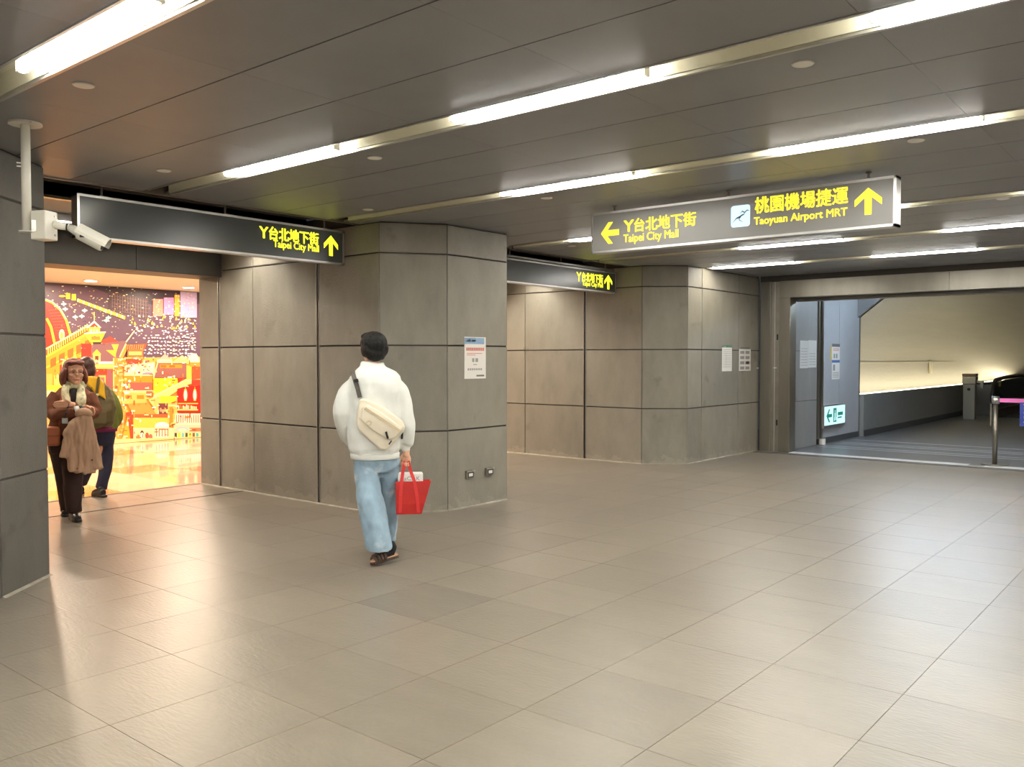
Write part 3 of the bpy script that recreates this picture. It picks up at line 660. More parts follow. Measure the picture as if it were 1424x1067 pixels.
# help post, escalator
P = atz(1356, 583); t = empty('help_post', (-4.83, 23.5, 0), 0, 'slim brushed steel help post beside the escalator', 'post')
MB().box(-.13, .13, -.11, .11, 0, .90).build('column', mat('post steel', (.28,.265,.22), .5, metal=.5), t, bevel=.01); MB().box(-.15, .15, -.13, .13, .86, 1.06).build('head', STEEL, t, bevel=.015); MB().box(-.15, .15, -.13, .13, 1.06, 1.12).build('cap', mat('brown cap', (.16,.09,.05), .5), t)
MB().cyl((0, 0), .035, 0, .02, 16).build('call_button', BLACK, t)
[c for c in t.children if c.name.startswith('call_button')][0].matrix_local = Matrix.Translation((0, -.12, .74)) @ Matrix.Rotation(math.pi/2, 4, 'X')
MB().box(.15, .30, -.05, .05, .90, .95).build('arm', STEEL, t); MB().box(.24, .30, -.05, .05, .78, .90).build('arm_drop', STEEL, t)
esc = empty('escalator', (-4.47, 24.4, 0), 0, 'escalator entry with dark glass balustrades and black handrails', 'escalator')
GL = mat('dark glass', (0.05, 0.07, 0.06), 0.12, coat=.3)
RB = mat('handrail rubber', (0.02, 0.018, 0.015), 0.45)
for x in (0.0, 1.15):
    path = [(x, .12, .26), (x, -.12, .40), (x, -.2, .62), (x, -.1, .84), (x, .2, .95), (x, 1.5, 1.0), (x, 3.5, 1.02), (x, 6, .9), (x, 9, -.6)]
    MB().tube(path, .05, 10, up=(1, 0, 0)).build('handrail', RB, esc, smooth=True)
    MB().prism([(.1, .2), (-.05, .42), (-.1, .62), (0, .8), (.25, .89), (1.5, .94), (3.5, .96), (6, .84), (9, -.66), (9, -.9), (6, .2)], -.012, .012, Matrix(((0,0,1,x),(1,0,0,0),(0,1,0,0),(0,0,0,1)))).build('balustrade_glass', GL, esc, fix=True)
    MB().box(x-.08, x+.08, -.05, 6, 0, .22).build('skirt', STEEL, esc)
    MB().box(x-.006, x+.02, .5, .75, .78, .88).build('notice', mat('yellow notice', (.5,.36,.08), .5), esc)
for k in range(6): MB().box(.1, 1.05, .3+k*.4, .3+k*.4+.39, .0, .012).build('step', DARKM, esc)
MB().box(-.78, -.1, 1.2, 1.3, 0, .8).build('end_panel', mat('low wall grey', (.2,.2,.195), .55), esc)
# wall lamp pad above the cove
o = MB().box(-.02, .02, -.10, .10, 1.10, 1.42).build('wall_telephone', mat('pad', (.66,.6,.45), .5)); o.location = (-5.90, 24.2, 0); tag(o, 'small pale call point on the vault wall above the cove light', 'call point')

# ---- retractable belt barrier
P = Vector((-2.47, 13.60, 0))
t = empty('belt_barrier_post', P, 0, 'slim steel belt barrier post standing on the gate threshold', 'barrier post')
MB().cyl((0, 0), .17, 0.004, .016, 28).build('base', STEEL, t); MB().cyl((0, 0), .032, .016, .88, 16).build('pole', STEEL, t, smooth=True); MB().cyl((0, 0), .05, .86, .965, 20).build('belt_head', ALU, t, smooth=True)
MB().box(-.06, -.045, -.02, .02, .55, .86).build('belt_clip', STEEL, t)
MB().box(.05, 1.85, -.003, .003, .885, .94).build('belt', mat('pink belt', srgb(226,120,190), .6), t)
t2 = empty('belt_barrier_post', P+Vector((1.95, 0, 0)), 0, 'slim steel belt barrier post holding the free end of the pink belt', 'barrier post')
MB().cyl((0, 0), .17, 0.004, .016, 28).build('base', STEEL, t2); MB().cyl((0, 0), .032, .016, .88, 16).build('pole', STEEL, t2); MB().cyl((0, 0), .05, .86, .965, 20).build('belt_head', ALU, t2)
t3 = empty('hanging_notice', P+Vector((.30, -.012, .56)), 0, 'blue notice hanging from the pink barrier belt', 'notice')
MB().box(0, .34, -.004, 0, 0, .33).build('board', mat('notice blue', srgb(44,64,150), .5), t3)
for k in range(4): MB().box(.05, .29, -.006, -.003, .05+k*.062, .05+k*.062+(.035 if k else .02)).build('printed_line', WHITEM, t3)
MB().box(.04, .14, -.006, -.003, .29, .312).build('printed_line', mat('pink mark', srgb(226,110,160), .6), t3)

# ================================================================== SIGNS
def text_polys(body, bold=0.0):
    cu = bpy.data.curves.new('t', 'FONT'); cu.body = body; cu.size = 1.0; cu.offset = bold; cu.extrude = 0.0; cu.resolution_u = 3
    o = bpy.data.objects.new('t', cu); COL.objects.link(o)
    dg = bpy.context.evaluated_depsgraph_get(); me = bpy.data.meshes.new_from_object(o.evaluated_get(dg))
    vs = [v.co.copy() for v in me.vertices]; fs = [tuple(p.vertices) for p in me.polygons]
    bpy.data.objects.remove(o, do_unlink=True); bpy.data.curves.remove(cu); bpy.data.meshes.remove(me)
    return vs, fs
def text_in(body, u0, u1, v0, v1, M, m, parent, name='lettering', bold=0.012, d=0.0):
    vs, fs = text_polys(body, 0.0)
    if not vs: return None
    x0, x1 = min(v.x for v in vs), max(v.x for v in vs); y0, y1 = min(v.y for v in vs), max(v.y for v in vs)
    q = [M @ Vector((u0+(v.x-x0)/(x1-x0)*(u1-u0), v0+(v.y-y0)/(y1-y0)*(v1-v0), d)) for v in vs]
    mb = MB(); w = bold*(v1-v0)*1.5; n_ = (M.to_3x3() @ Vector((0, 0, 1))).normalized(); ux = M.to_3x3() @ Vector((1, 0, 0)); uy = M.to_3x3() @ Vector((0, 1, 0))
    for k, (a_, b_) in enumerate(((0, 0), (1, 0), (-1, 0), (0, 1), (0, -1), (.7, .7), (-.7, .7), (.7, -.7), (-.7, -.7))):
        mb.add([p + ux*a_*w + uy*b_*w*.7 - n_*k*1e-5 for p in q], fs)
    return mb.build(name, m, parent)
YELM = emis('lit yellow lettering', (1.0, 0.78, 0.02), 1.15)
YGRN = emis('lit yellow-green lettering', (0.90, 0.92, 0.02), 1.25)
FACE1 = mat('sign face dark', (0.075, 0.080, 0.076), 0.22, var=.04, scale=2)
FACE2 = mat('sign face grey', (0.22, 0.212, 0.198), 0.32)
ARROW = [(0, .5), (.44, .08), (.44, -.17), (.115, .14), (.115, -.5), (-.115, -.5), (-.115, .14), (-.44, -.17), (-.44, .08)]
def arrow(u0, u1, v0, v1, M, m, parent, left=False):
    pts = [(-y, x) for x, y in ARROW] if left else ARROW
    if left: pts = [(-y, x) for x, y in ARROW]
    xs = [p[0] for p in pts]; ys_ = [p[1] for p in pts]
    q = [(u0+(x-min(xs))/(max(xs)-min(xs))*(u1-u0), v0+(y-min(ys_))/(max(ys_)-min(ys_))*(v1-v0)) for x, y in pts]
    # split into convex faces through triangulation
    mb = MB(); mb.add([M @ Vector((x, y, 0)) for x, y in q], [tuple(range(len(q)))])
    o = mb.build('arrow', m, parent)
    bm = bmesh.new(); bm.from_mesh(o.data); bmesh.ops.triangulate(bm, faces=bm.faces); bm.to_mesh(o.data); bm.free()
    return o
def signbox(name, loc, rz, L, z0, z1, th, face, label, top=CZ):
    """local u from -L/2..L/2, front face towards local -y"""
    t = empty(name, (*loc, 0), rz, label, 'sign')
    f = .018
    MB().box(-L/2+f, L/2-f, -th/2+.004, th/2-.004, z0+f, z1-f).build('face', face, t)
    MB().box(-L/2, L/2, -th/2, th/2, z1-f, z1).build('frame_rail', ALU, t); MB().box(-L/2, L/2, -th/2, th/2, z0, z0+f).build('frame_rail', ALU, t)
    MB().box(-L/2, -L/2+f, -th/2, th/2, z0, z1).build('frame_end', ALU, t); MB().box(L/2-f, L/2, -th/2, th/2, z0, z1).build('frame_end', ALU, t)
    for k in (-.42, .0, .42):
        b = MB().box(k*L-.022, k*L+.022, -.02, .02, z1, z1+.012).cyl((k*L, 0), .010, z1+.012, top-.001, 12).cyl((k*L, 0), .020, top-.008, top-.001, 12)
        b.build('hanger', ALU_D, t)
    return t
# big hanging sign (faces -Y)
YS = 6.24; th = .11
X0, X1 = -4.26, -1.755
def hz(x, y): p = aty(x, y, YS); return p.x, p.z
t = signbox('direction_sign', ((X0+X1)/2, YS+th/2), 0, X1-X0, 2.40, 2.745, th, FACE2, 'large grey lightbox direction sign with two yellow arrows hanging from the ceiling')
M0 = Matrix.Translation((-(X0+X1)/2, -th/2+.002, 0)) @ Matrix(((1,0,0,0),(0,0,1,0),(0,1,0,0),(0,0,0,1)))
def hrect(x0, x1, ya, yb, xm=None):
    xm = (x0+x1)/2 if xm is None else xm
    return hz(x0, ya)[0], hz(x1, ya)[0], hz(xm, yb)[1], hz(xm, ya)[1]
arrow(*hrect(835.5, 860.7, 309, 339), M0, YELM, t, left=True)
text_in('Y', *hrect(867.5, 881, 306.5, 322), M0, YELM, t, bold=.026); text_in('台北地下街', *hrect(882, 967.5, 299, 318), M0, YELM, t, bold=.017)
text_in('Taipei City Mall', *hrect(867, 943, 322.5, 337), M0, YELM, t, bold=.012)
ic = MB(); x0, x1, z0, z1 = hrect(1016.4, 1043, 285.5, 315.6); r = .022
pts = []
for cx, cz, a0 in ((x1-r, z1-r, 0), (x0+r, z1-r, 90), (x0+r, z0+r, 180), (x1-r, z0+r, 270)):
    pts += [(cx+r*math.cos(math.radians(a0+k*22.5)), cz+r*math.sin(math.radians(a0+k*22.5))) for k in range(5)]
ic.add([M0 @ Vector((*p, 0.0)) for p in pts], [tuple(range(len(pts)))])
icon = ic.build('icon_plate', emis('lit pale blue icon', (0.50, 0.74, 0.95), 0.85), t)
bird = MB(); IW_, IH_ = x1-x0, z1-z0
for seg in ([(.08,.22,.02),(.3,.42,.07),(.52,.48,.09),(.42,.34,.05),(.62,.22,.02)], [(.36,.38,.03),(.55,.52,.08),(.72,.58,.05)], [(.48,.62,.02),(.6,.72,.06),(.72,.64,.07),(.84,.74,.06),(.96,.72,.02)]):
    L_, R_ = [], []
    for i, (a, b, w) in enumerate(seg):
        L_.append((a, b+w*.55)); R_.append((a, b-w*.55))
    for i in range(len(seg)-1):
        bird.add([M0 @ Vector((x0+p[0]*IW_, z0+p[1]*IH_, -.001)) for p in (R_[i], R_[i+1], L_[i+1], L_[i])], [(0,1,2,3)])
bird.build('bird_emblem', mat('emblem grey', (.10,.13,.14), .5), icon)
text_in('桃園機場捷運', *hrect(1050, 1179, 267, 290), M0, YELM, t, bold=.015); text_in('Taoyuan Airport MRT', *hrect(1048.5, 1178, 295.5, 309.5), M0, YELM, t, bold=.014)
arrow(*hrect(1188.6, 1226.5, 261, 298.5), M0, YELM, t)
# side lightboxes (face +X)
def sidesign(X, y0, y1, z0, z1, items, label, bar=False):
    th = .10
    t = signbox('direction_sign', (X-th/2, (y0+y1)/2), math.pi/2, y1-y0, z0, z1, th, FACE1, label, CZ+.5)
    Mx = Matrix.Translation((-(y0+y1)/2, -th/2+.002, 0)) @ Matrix(((1,0,0,0),(0,0,1,0),(0,1,0,0),(0,0,0,1)))
    for kind, px0, px1, ya, yb in items:
        xm = (px0+px1)/2
        a, b = atx(px0, ya, X), atx(px1, ya, X); c, d = atx(xm, yb, X), atx(xm, ya, X)
        R = (a.y, b.y, c.z, d.z)
        if kind == 'arrow': arrow(*R, Mx, YGRN, t)
        else: text_in(kind, *R, Mx, YGRN, t, bold=.013 if kind.startswith('Tai') else .022)
    if bar:
        MB().tube([(-(y1-y0)/2, 0, z1+.03), ((y1-y0)/2, 0, z1+.03)], .022, 10).build('hanging_bar', ALU, t)
    return t
sidesign(-6.66, 2.95, 5.495, 2.405, 2.735, [('Y', 361, 373, 315.5, 331), ('台北地下街', 374.5, 443, 319.5, 337), ('Taipei City Mall', 380.5, 443.5, 337.5, 350), ('arrow', 450.5, 470, 327.5, 356)], 'dark lightbox sign with glowing yellow arrow over the mural doorway')
sidesign(-6.74, 7.98, 10.50, 2.42, 2.715, [('Y', 802, 808.5, 378.8, 391), ('台北地下街', 809.5, 838.5, 380.5, 392.5), ('Taipei City Mall', 810, 838.5, 392.5, 400.5), ('arrow', 840.8, 851.5, 382.5, 402.5)], 'dark lightbox sign with yellow arrow between the middle and far pillars', bar=True)
# exit light
t = empty('exit_sign', (XT, 15.5, .32), 0, 'glowing pale blue emergency exit sign with green arrow low on the grey panel', 'exit sign')
y0, y1, zz0, zz1 = -.45, .58, 0.0, .33
MB().box(0.0, .05, y0-.02, y1+.02, zz0-.05, zz1+.02).build('housing', ALU, t)
MB().box(.05, .056, y0, y1, zz0, zz1).build('lit_face', emis('exit face', (.50, .84, .92), .75), t)
GRN = emis('exit green', (.0, .22, .15), .5)
Mx = Matrix(((0,0,1,.058),(1,0,0,0),(0,1,0,0),(0,0,0,1)))
arrow(-.38, -.10, .05, .28, Mx, GRN, t, left=True)
MB().box(.056, .058, -.03, .13, .04, .29).build('door_pictogram', GRN, t)
run = MB(); LF = emis('exit pale', (.50, .84, .92), .75)
run.box(.058, .0595, .04, .07, .22, .25).box(.058, .0595, .03, .08, .13, .21).box(.058, .0595, .01, .04, .06, .13).box(.058, .0595, .07, .10, .07, .13).build('running_figure', LF, t)
for k, (a, b, c, d) in enumerate(((.20, .46, .15, .21), (.20, .40, .10, .125))): MB().box(.056, .0585, a, b, c, d).build('printed_line', GRN, t)

# ================================================================== NOTICES AND FITTINGS
PAPER = mat('paper', (0.74, 0.71, 0.66), 0.6)
INK = mat('ink grey', (0.30, 0.29, 0.28), 0.6); INKR = mat('ink red', srgb(206,120,104), .6); INKB = mat('header blue', srgb(132,160,190), .5); INKG = mat('header green', srgb(92,128,104), .5); INKD = mat('header dark', srgb(96,100,96), .5)
def notice(name, X, y0, y1, z0, z1, bars, label, sheet=PAPER):
    t = empty(name, (X, y0, z0), 0, label, 'notice'); w, h = y1-y0, z1-z0
    MB().box(0.0005, .004, 0, w, 0, h).build('sheet', sheet, t)
    for nm, m, a, b, c, d in bars:
        MB().box(.004, .0046, a*w, b*w, c*h, d*h).build(nm, m, t)
    return t
bars = [('header', INKB, .0, .92, .83, .98), ('header_mark', WHITEM, .10, .16, .88, .94), ('header_mark', WHITEM, .20, .27, .88, .95), ('header_mark', WHITEM, .33, .52, .89, .93)]
bars += [('printed_line', INKR, .08+k*.085, .15+k*.085, .67, .745) for k in range(10)]
bars += [('printed_line', INKR, .10, .82, .60, .615), ('printed_line', INKR, .10, .5, .56, .575), ('printed_line', INK, .35, .45, .40, .49), ('printed_line', INK, .5, .63, .40, .49), ('printed_line', INK, .40, .58, .33, .35)]
bars += [('printed_line', INK, .14+k*.1, .21+k*.1, .20, .25) for k in range(7)] + [('footer', INKD, .55, .92, .05, .09)]
notice('wall_notice', XW, 6.34, 6.66, 1.29, 1.71, bars, 'white notice with blue header and red print taped to the middle pillar')
bars = [('header', INKG, -.02, 1.0, 1.0, 1.10), ('header_mark', WHITEM, .1, .4, 1.03, 1.07)] + [('printed_line', INK, .1, .9, .9-k*.08, .915-k*.08) for k in range(10)] + [('column_line', INK, .4, .41, .12, .8)]
notice('wall_notice', XW, 12.05, 12.38, 1.30, 1.66, bars, 'narrow white notice with green header on the far pillar')
bars = [('header', INKD, .1, .9, 1.02, 1.09)] + [('printed_block', INK, .08+.46*(k % 2), .44+.46*(k % 2), .06+.24*(k//2), .2+.24*(k//2)) for k in range(8)] + [('red_mark', INKR, .55, .85, .33, .42)]
notice('wall_notice', XW, 12.64, 13.06, 1.30, 1.64, bars, 'white notice with grid of small pictures next to the steel gate jamb')
SHEET = mat('plastic sleeve', (0.70, 0.69, 0.66), 0.12)
notice('wall_notice', XT, 14.02, 14.38, 1.33, 1.79, [('printed_line', INK, .1, .9, .1+k*.1, .12+k*.1) for k in range(7)], 'glossy sleeved notice inside the gate, nearer the steel jamb', SHEET)
notice('wall_notice', XT, 14.385, 14.76, 1.34, 1.80, [('printed_line', INK, .1, .9, .1+k*.1, .12+k*.1) for k in range(5)], 'glossy sleeved notice inside the gate, nearer the metal rail', SHEET)
notice('wall_notice', XT, 15.52, 15.92, 1.47, 1.74, [('header', INKD, 0, 1, .86, 1.06), ('side_band', mat('yellow band', srgb(220,190,80), .5), -.16, -.02, 0, .9)] + [('printed_line', INKR, .1, .9, .6+k*.07, .63+k*.07) for k in range(3)] + [('printed_block', INK, .2+k*.3, .4+k*.3, .1, .4) for k in range(2)], 'small white notice with dark header and yellow side band on the grey panel')
notice('wall_notice', XT, 15.52, 15.92, 1.12, 1.43, [('header', mat('header strong blue', srgb(70,100,160), .5), 0, 1, .96, 1.1)] + [('printed_line', INK, .1, .9, .1+k*.09, .13+k*.09) for k in range(4)] + [('printed_block', INK, .15, .4, .5, .85)], 'small white notice with blue header just above the exit sign')
for y, lab in ((6.40, 'small steel outlet box on the middle pillar under the notice'), (6.70, 'small steel outlet box on the middle pillar at the corner side')):
    t = empty('outlet_box', (XW, y, .33), 0, lab, 'outlet box')
    MB().box(.0005, .03, -.055, .055, -.04, .04).build('case', STEEL, t, bevel=.006); MB().box(.03, .038, -.055, .055, .028, .04).build('hood', ALU, t)
    MB().box(.03, .033, -.028, .028, -.018, .012).build('socket_plate', WHITEM, t); MB().box(.03, .032, -.042, .042, -.03, .024).build('recess', mat('dark recess', (.06,.055,.05), .5), t)
for y, z in ((13.33, 1.335),):
    tag(MB().box(XW, XW+.006, 13.30, 13.37, 1.325, 1.35).build('wall_tag', WHITEM), 'tiny white tag on the stone right beside the steel jamb', 'tag')

# ---- security camera on a ceiling pole (local x = to the right seen from the hall, y = away)
P = atz(35, 171, CZ); a = math.atan2(-P.x, P.y)
t = empty('security_camera', (P.x, P.y, CZ), a, 'white bullet security camera on a ceiling pole by the left pillar', 'security camera')
MB().cyl((0, 0), .085, -.012, -.0005, 28).build('ceiling_plate', CCTVM, t, smooth=False); MB().box(.02, .03, -.088, -.07, -.014, -.008).build('screw', ALU, t)
MB().cyl((0, 0), .024, -.60, -.012, 16).build('pole', CCTVM, t, smooth=True)
MB().box(-.045, -.02, -.01, .0, -.228, -.222).build('cable_clip', CCTVM, t); MB().box(-.045, -.02, -.01, .0, -.246, -.24).build('cable_clip', CCTVM, t)
R45 = Matrix.Translation((.085, -.02, 0)) @ Matrix.Rotation(math.radians(48), 4, 'Z')
MB().box(-.048, .048, -.048, .048, -.645, -.485, R45).build('junction_box', CCTVM, t, bevel=.006)
jb = t.children[-1]
for zz in (-.51, -.615): MB().tube([R45 @ Vector((.025, -.047, zz)), R45 @ Vector((.025, -.052, zz))], .006, 10).build('screw', ALU, jb)
MB().box(-.04, .05, -.045, .03, -.604, -.600).build('bracket', CCTVM, t); MB().box(.022, .05, -.048, -.044, -.60, -.54).build('bracket', ALU, t)
MB().tube([(.13, -.03, -.555), (.165, -.04, -.56), (.21, -.05, -.568)], [.022, .022, .018], 14).build('arm', CCTVM, t, smooth=True)
MB().tube([(.195, -.045, -.566), (.203, -.047, -.567)], .023, 14).build('joint_ring', BLACK, t)
d = Vector((.19, -.06, -.105)).normalized(); c0 = Vector((.21, -.05, -.568))
MB().tube([c0-d*.0, c0+d*.05, c0+d*.06, c0+d*.19, c0+d*.20], [.02, .028, .040, .042, .038], 20).build('housing', CCTVM, t, smooth=True)
MB().tube([c0+d*.197, c0+d*.202], .032, 20).build('lens', BLACK, t)
sh = MB(); sd = d.cross(Vector((0, 0, 1))).normalized(); su = sd.cross(d)
rs = []
for q in (.045, .222):
    rs.append([c0+d*q+(sd*math.cos(math.radians(b))+su*math.sin(math.radians(b)))*rr for rr, bs in ((.050, range(-10, 191, 20)), (.046, range(190, -11, -20))) for b in bs])
sh.rings(rs).build('sunshield', CCTVM, t, smooth=False)
MB().box(-.012, .012, -.006, .006, -.006, .006, Matrix.Translation(c0+d*.07-sd*.0+Vector((.0, -.04, -.02)))).build('badge', BLACK, t)

# ================================================================== PEOPLE
class Figure:
    """frame standing on the floor: x = right as seen from the hall, y = away, z = up"""
    def __init__(s, px, py, name, label, sub=0.0):
        s.G = atz(px, py); s.a = math.atan2(-s.G.x, s.G.y)
        s.o = empty(name, s.G, s.a, label, 'person')
        s.R = Matrix.Rotation(-s.a, 3, 'Z'); s.C = s.R @ (CAM - s.G)
        s.k = (s.G - CAM).dot(FW)/FPX
    def L(s, px, py, y=0.0):
        d = s.R @ ray(px, py); t = (y - s.C.y)/d.y; p = s.C + d*t; return (p.x, p.y, p.z)
    def P(s, px, py, y, r): return (*s.L(px, py, y), r*s.k)
    def row(s, px, py, y, rx, ry):
        p = s.L(px, py, y); return (p[0], p[1], p[2], rx*s.k, ry)
    def child(s, name, loc, label, cat, group=None):   # a separate thing in the same frame
        return empty(name, s.G, s.a, label, cat, group)
def hand(mb, W, F, N, T, sc=1.0, curl=(70, 75, 50), spread=.0):
    W, F, N, T = Vector(W), Vector(F).normalized(), Vector(N).normalized(), Vector(T).normalized()
    M = Matrix((T, N, F)).transposed()
    mb.ell(W+F*.045*sc, (.040*sc, .016*sc, .052*sc), M)
    mb.tube([W-F*.03*sc, W+F*.02*sc], [.025*sc, .027*sc], 12, flat=1)
    for off, ln in ((.029, .068), (.0095, .078), (-.0095, .073), (-.028, .058)):
        p = W+F*.082*sc+T*off*sc; ang = 0; pts = [W+F*.06*sc+T*off*sc*.9, p]; rr = [.0088*sc, .0092*sc]; d = F.copy()
        for k, q in enumerate((.45, .30, .25)):
            ang += math.radians(curl[k]); d = F*math.cos(ang)+N*math.sin(ang)+T*off*spread*8
            p = p+d*ln*q*sc; pts.append(p); rr.append((.0086-.0008*k)*sc)
        mb.tube(pts, rr, 10)
    b = W+F*.018*sc+T*.030*sc
    d1 = (F*.7+T*.6+N*.25).normalized(); p1 = b+d1*.036*sc; d2 = (F*.85+N*.5-T*.1).normalized(); p2 = p1+d2*.03*sc; p3 = p2+(d2+N*.3).normalized()*.02*sc
    mb.tube([b-d1*.02*sc, b, p1, p2, p3], [.012*sc, .013*sc, .0105*sc, .0095*sc, .007*sc], 10)
def head(mb, c, yaw=0.0, sc=1.0, tilt=0.0):
    c = Vector(c); M = Matrix.Rotation(math.radians(yaw), 3, 'Z') @ Matrix.Rotation(math.radians(tilt), 3, 'X')
    def e(x, y, z, a, b, d, R=None): mb.ell(c+M @ Vector((x, y, z))*sc, (a*sc, b*sc, d*sc), M if R is None else M @ R)
    e(0, .012, .028, .075, .094, .086); e(0, -.020, -.036, .060, .070, .075); e(0, -.064, -.086, .027, .024, .021)
    e(0, -.030, -.062, .048, .055, .045)
    e(0, -.097, -.022, .012, .015, .013); e(0, -.090, -.002, .008, .013, .024)
    for s in (-1, 1):
        e(s*.076, .012, -.012, .009, .019, .031); e(s*.036, -.066, -.026, .022, .020, .018); e(s*.031, -.078, .020, .022, .012, .008)
    e(0, -.086, -.058, .022, .009, .006); e(0, -.084, -.067, .019, .010, .007)
    return c, M
SKIN = mat('skin', srgb(224, 172, 142), 0.5, var=.05, scale=20)
SKIN2 = mat('skin warm', srgb(226, 170, 136), 0.5, var=.06, scale=24)
HAIRB = mat('black hair', (0.010, 0.009, 0.008), 0.6, spec=.25, var=.3, scale=60, bump=.5, bscale=180)
HAIRA = mat('auburn hair', srgb(112, 52, 34), 0.42, var=.3, scale=40, bump=.5, bscale=160, stretch=(1,1,.25))
HAIRD = mat('dark brown hair', srgb(66, 34, 26), 0.45, var=.25, scale=40, bump=.4, bscale=160)

# ---------------- the walking man, seen from behind
m = Figure(521, 780, 'person', 'person in white pullover and loose pale jeans walking away, red bag in hand')
mo = m.o; P, L, row = m.P, m.L, m.row
body = MB()
hc = Vector(L(518.5, 484.5, .02)); head(body, hc, 180+22, 1.04)
body.limb([P(518, 489, .03, 10), P(518.5, 505, .03, 9.5), P(519, 520, .0, 13)], 16)
body.loft([row(521, 645, 0, 24, .10), row(521, 620, 0, 22, .10), row(521, 585, 0, 23, .11), row(521, 545, 0, 27, .11), row(520, 522, 0, 22, .085), row(519, 513, 0, 12, .06)])
body.limb([P(497, 530, 0, 8), P(478, 560, -.01, 8), P(478, 590, .04, 6.5), P(492, 618, .18, 5)]); body.limb([P(546, 532, 0, 8), P(562, 570, 0, 7.5), P(566, 600, .02, 6), P(565, 630, .02, 4.6)])
hand(body, L(565, 631, .02), (0, 0, -1), (-.45, -.9, 0), (-.9, .45, 0), .95, (72, 85, 60))
hand(body, L(492, 620, .19), (.8, .2, -.5), (0, 1, .3), (0, .3, 1), .95, (25, 30, 20))
body.limb([P(508, 640, 0, 11), P(514, 692, -.05, 9), P(524, 735, -.10, 7), P(533, 768, -.13, 6)]); body.limb([P(538, 640, 0, 11), P(539.5, 692, .17, 8.5), P(539, 730, .26, 7), P(534, 757, .33, 6)])
fuse(body, 'body', SKIN, mo, .0045, 2)
hr = MB(); Mh = Matrix.Rotation(math.radians(202), 3, 'Z')
for x, y, z, a, b, c in ((0, .020, .034, .098, .112, .090), (0, .055, -.030, .084, .056, .068), (.070, .03, -.008, .032, .058, .058), (-.070, .03, -.008, .032, .058, .058), (0, -.06, .085, .070, .05, .036)):
    hr.ell(hc+Mh @ Vector((x, y, z)), (a, b, c), Mh)
fuse(hr, 'hair', HAIRB, mo, .006, 4, (.004, 40, 0, (1, 1, .5)))
WOOL = mat('white fleece', srgb(228, 230, 224), 0.85, var=.03, scale=12, bump=.25, bscale=260)
j = MB(); j.loft([row(521.5, 637, 0, 32.5, .135), row(521.5, 630, 0, 33, .14), row(521.5, 623, 0, 35.5, .155), row(521, 600, 0, 37, .152), row(520.5, 570, 0, 38, .15), row(520.5, 545, 0, 38.5, .15), row(521, 532, 0, 36, .145), row(521, 524, 0, 34.5, .13), row(520.5, 518, 0, 29.5, .115), row(519.5, 513.5, .005, 23, .10), row(518.5, 510.5, .012, 17.5, .085), row(518, 507, .02, 16.2, .078), row(518, 503.5, .03, 15.8, .075)], 32)
j.limb([P(496, 534, 0, 12), P(482, 548, 0, 13), P(476.5, 574, -.01, 12.5), P(479, 597, .05, 11), P(484, 612, .13, 8), P(491, 619, .18, 6.5)], 18)
j.limb([P(546, 535, 0, 12), P(559, 550, 0, 12.5), P(564.5, 576, 0, 12), P(567, 600, .01, 11.8), P(566, 616, .02, 11), P(565, 620.5, .02, 7), P(565, 628.5, .02, 6.3)], 18)
fuse(j, 'pullover', WOOL, mo, .008, 5, (.011, 8, 3, (1, 1, .55)))
# collar seam and ribbed hem
hm = MB(); rr = row(521.5, 634, 0, 33.2, .140)
hm.loft([row(521.5, 637.5, 0, 32.6, .138), row(521.5, 636.5, 0, 33.6, .142), row(521.5, 630, 0, 34, .145), row(521.5, 629, 0, 33, .142)], 32); hm.build('ribbed_hem', WOOL, mo, smooth=True)
DEN = mat('pale denim', srgb(146, 172, 190), 0.85, var=.22, scale=8, bump=.3, bscale=300, stretch=(1,1,.5), wear=(srgb(214, 226, 232), 5, .55, .8))
tr = MB(); tr.loft([row(522.5, 630, 0, 30, .115), row(522.5, 640, 0, 30.5, .118), row(523, 650, .0, 28, .10), row(523, 656, 0, 22, .08)], 28)
tr.limb([P(508, 640, 0, 17), P(510.5, 666, -.03, 17.6), P(514.5, 692, -.07, 18.6), P(520.5, 728, -.10, 18.0), P(527.0, 757, -.12, 17.4), P(527.8, 762, -.12, 17.4)], 22)
tr.limb([P(538.5, 640, 0, 17), P(540, 666, .09, 15.5), P(539.5, 692, .17, 14.5), P(539, 728, .26, 14), P(539, 750, .31, 13.5)], 22)
fuse(tr, 'jeans', DEN, mo, .008, 4, (.014, 9, 5, (1, 1, .8)))
SOCK = mat('black sock', (.015, .014, .013), .9); SAND = mat('brown woven sandal', srgb(74, 56, 44), .5, var=.3, scale=60, bump=.5, bscale=120)
toe = Vector(L(517.5, 784.5, -.16)); heel = Vector(L(550.5, 777.5, -.08)); toe.z = .032; heel.z = max(heel.z, .06)
so = MB(); so.limb([P(533, 762, -.12, 7), (*(heel+(toe-heel)*.18+Vector((0, 0, .075))), .036), (*(heel+(toe-heel)*.22+Vector((0, 0, .03))), .034)], 14); so.limb([(*(heel+(toe-heel)*.12+Vector((0, 0, .028))), .030), (*(heel+(toe-heel)*.5+Vector((0, 0, .028))), .034), (*(heel+(toe-heel)*.9+Vector((0, 0, .016))), .026)], 14)
fuse(so, 'sock', SOCK, mo, .005, 3)
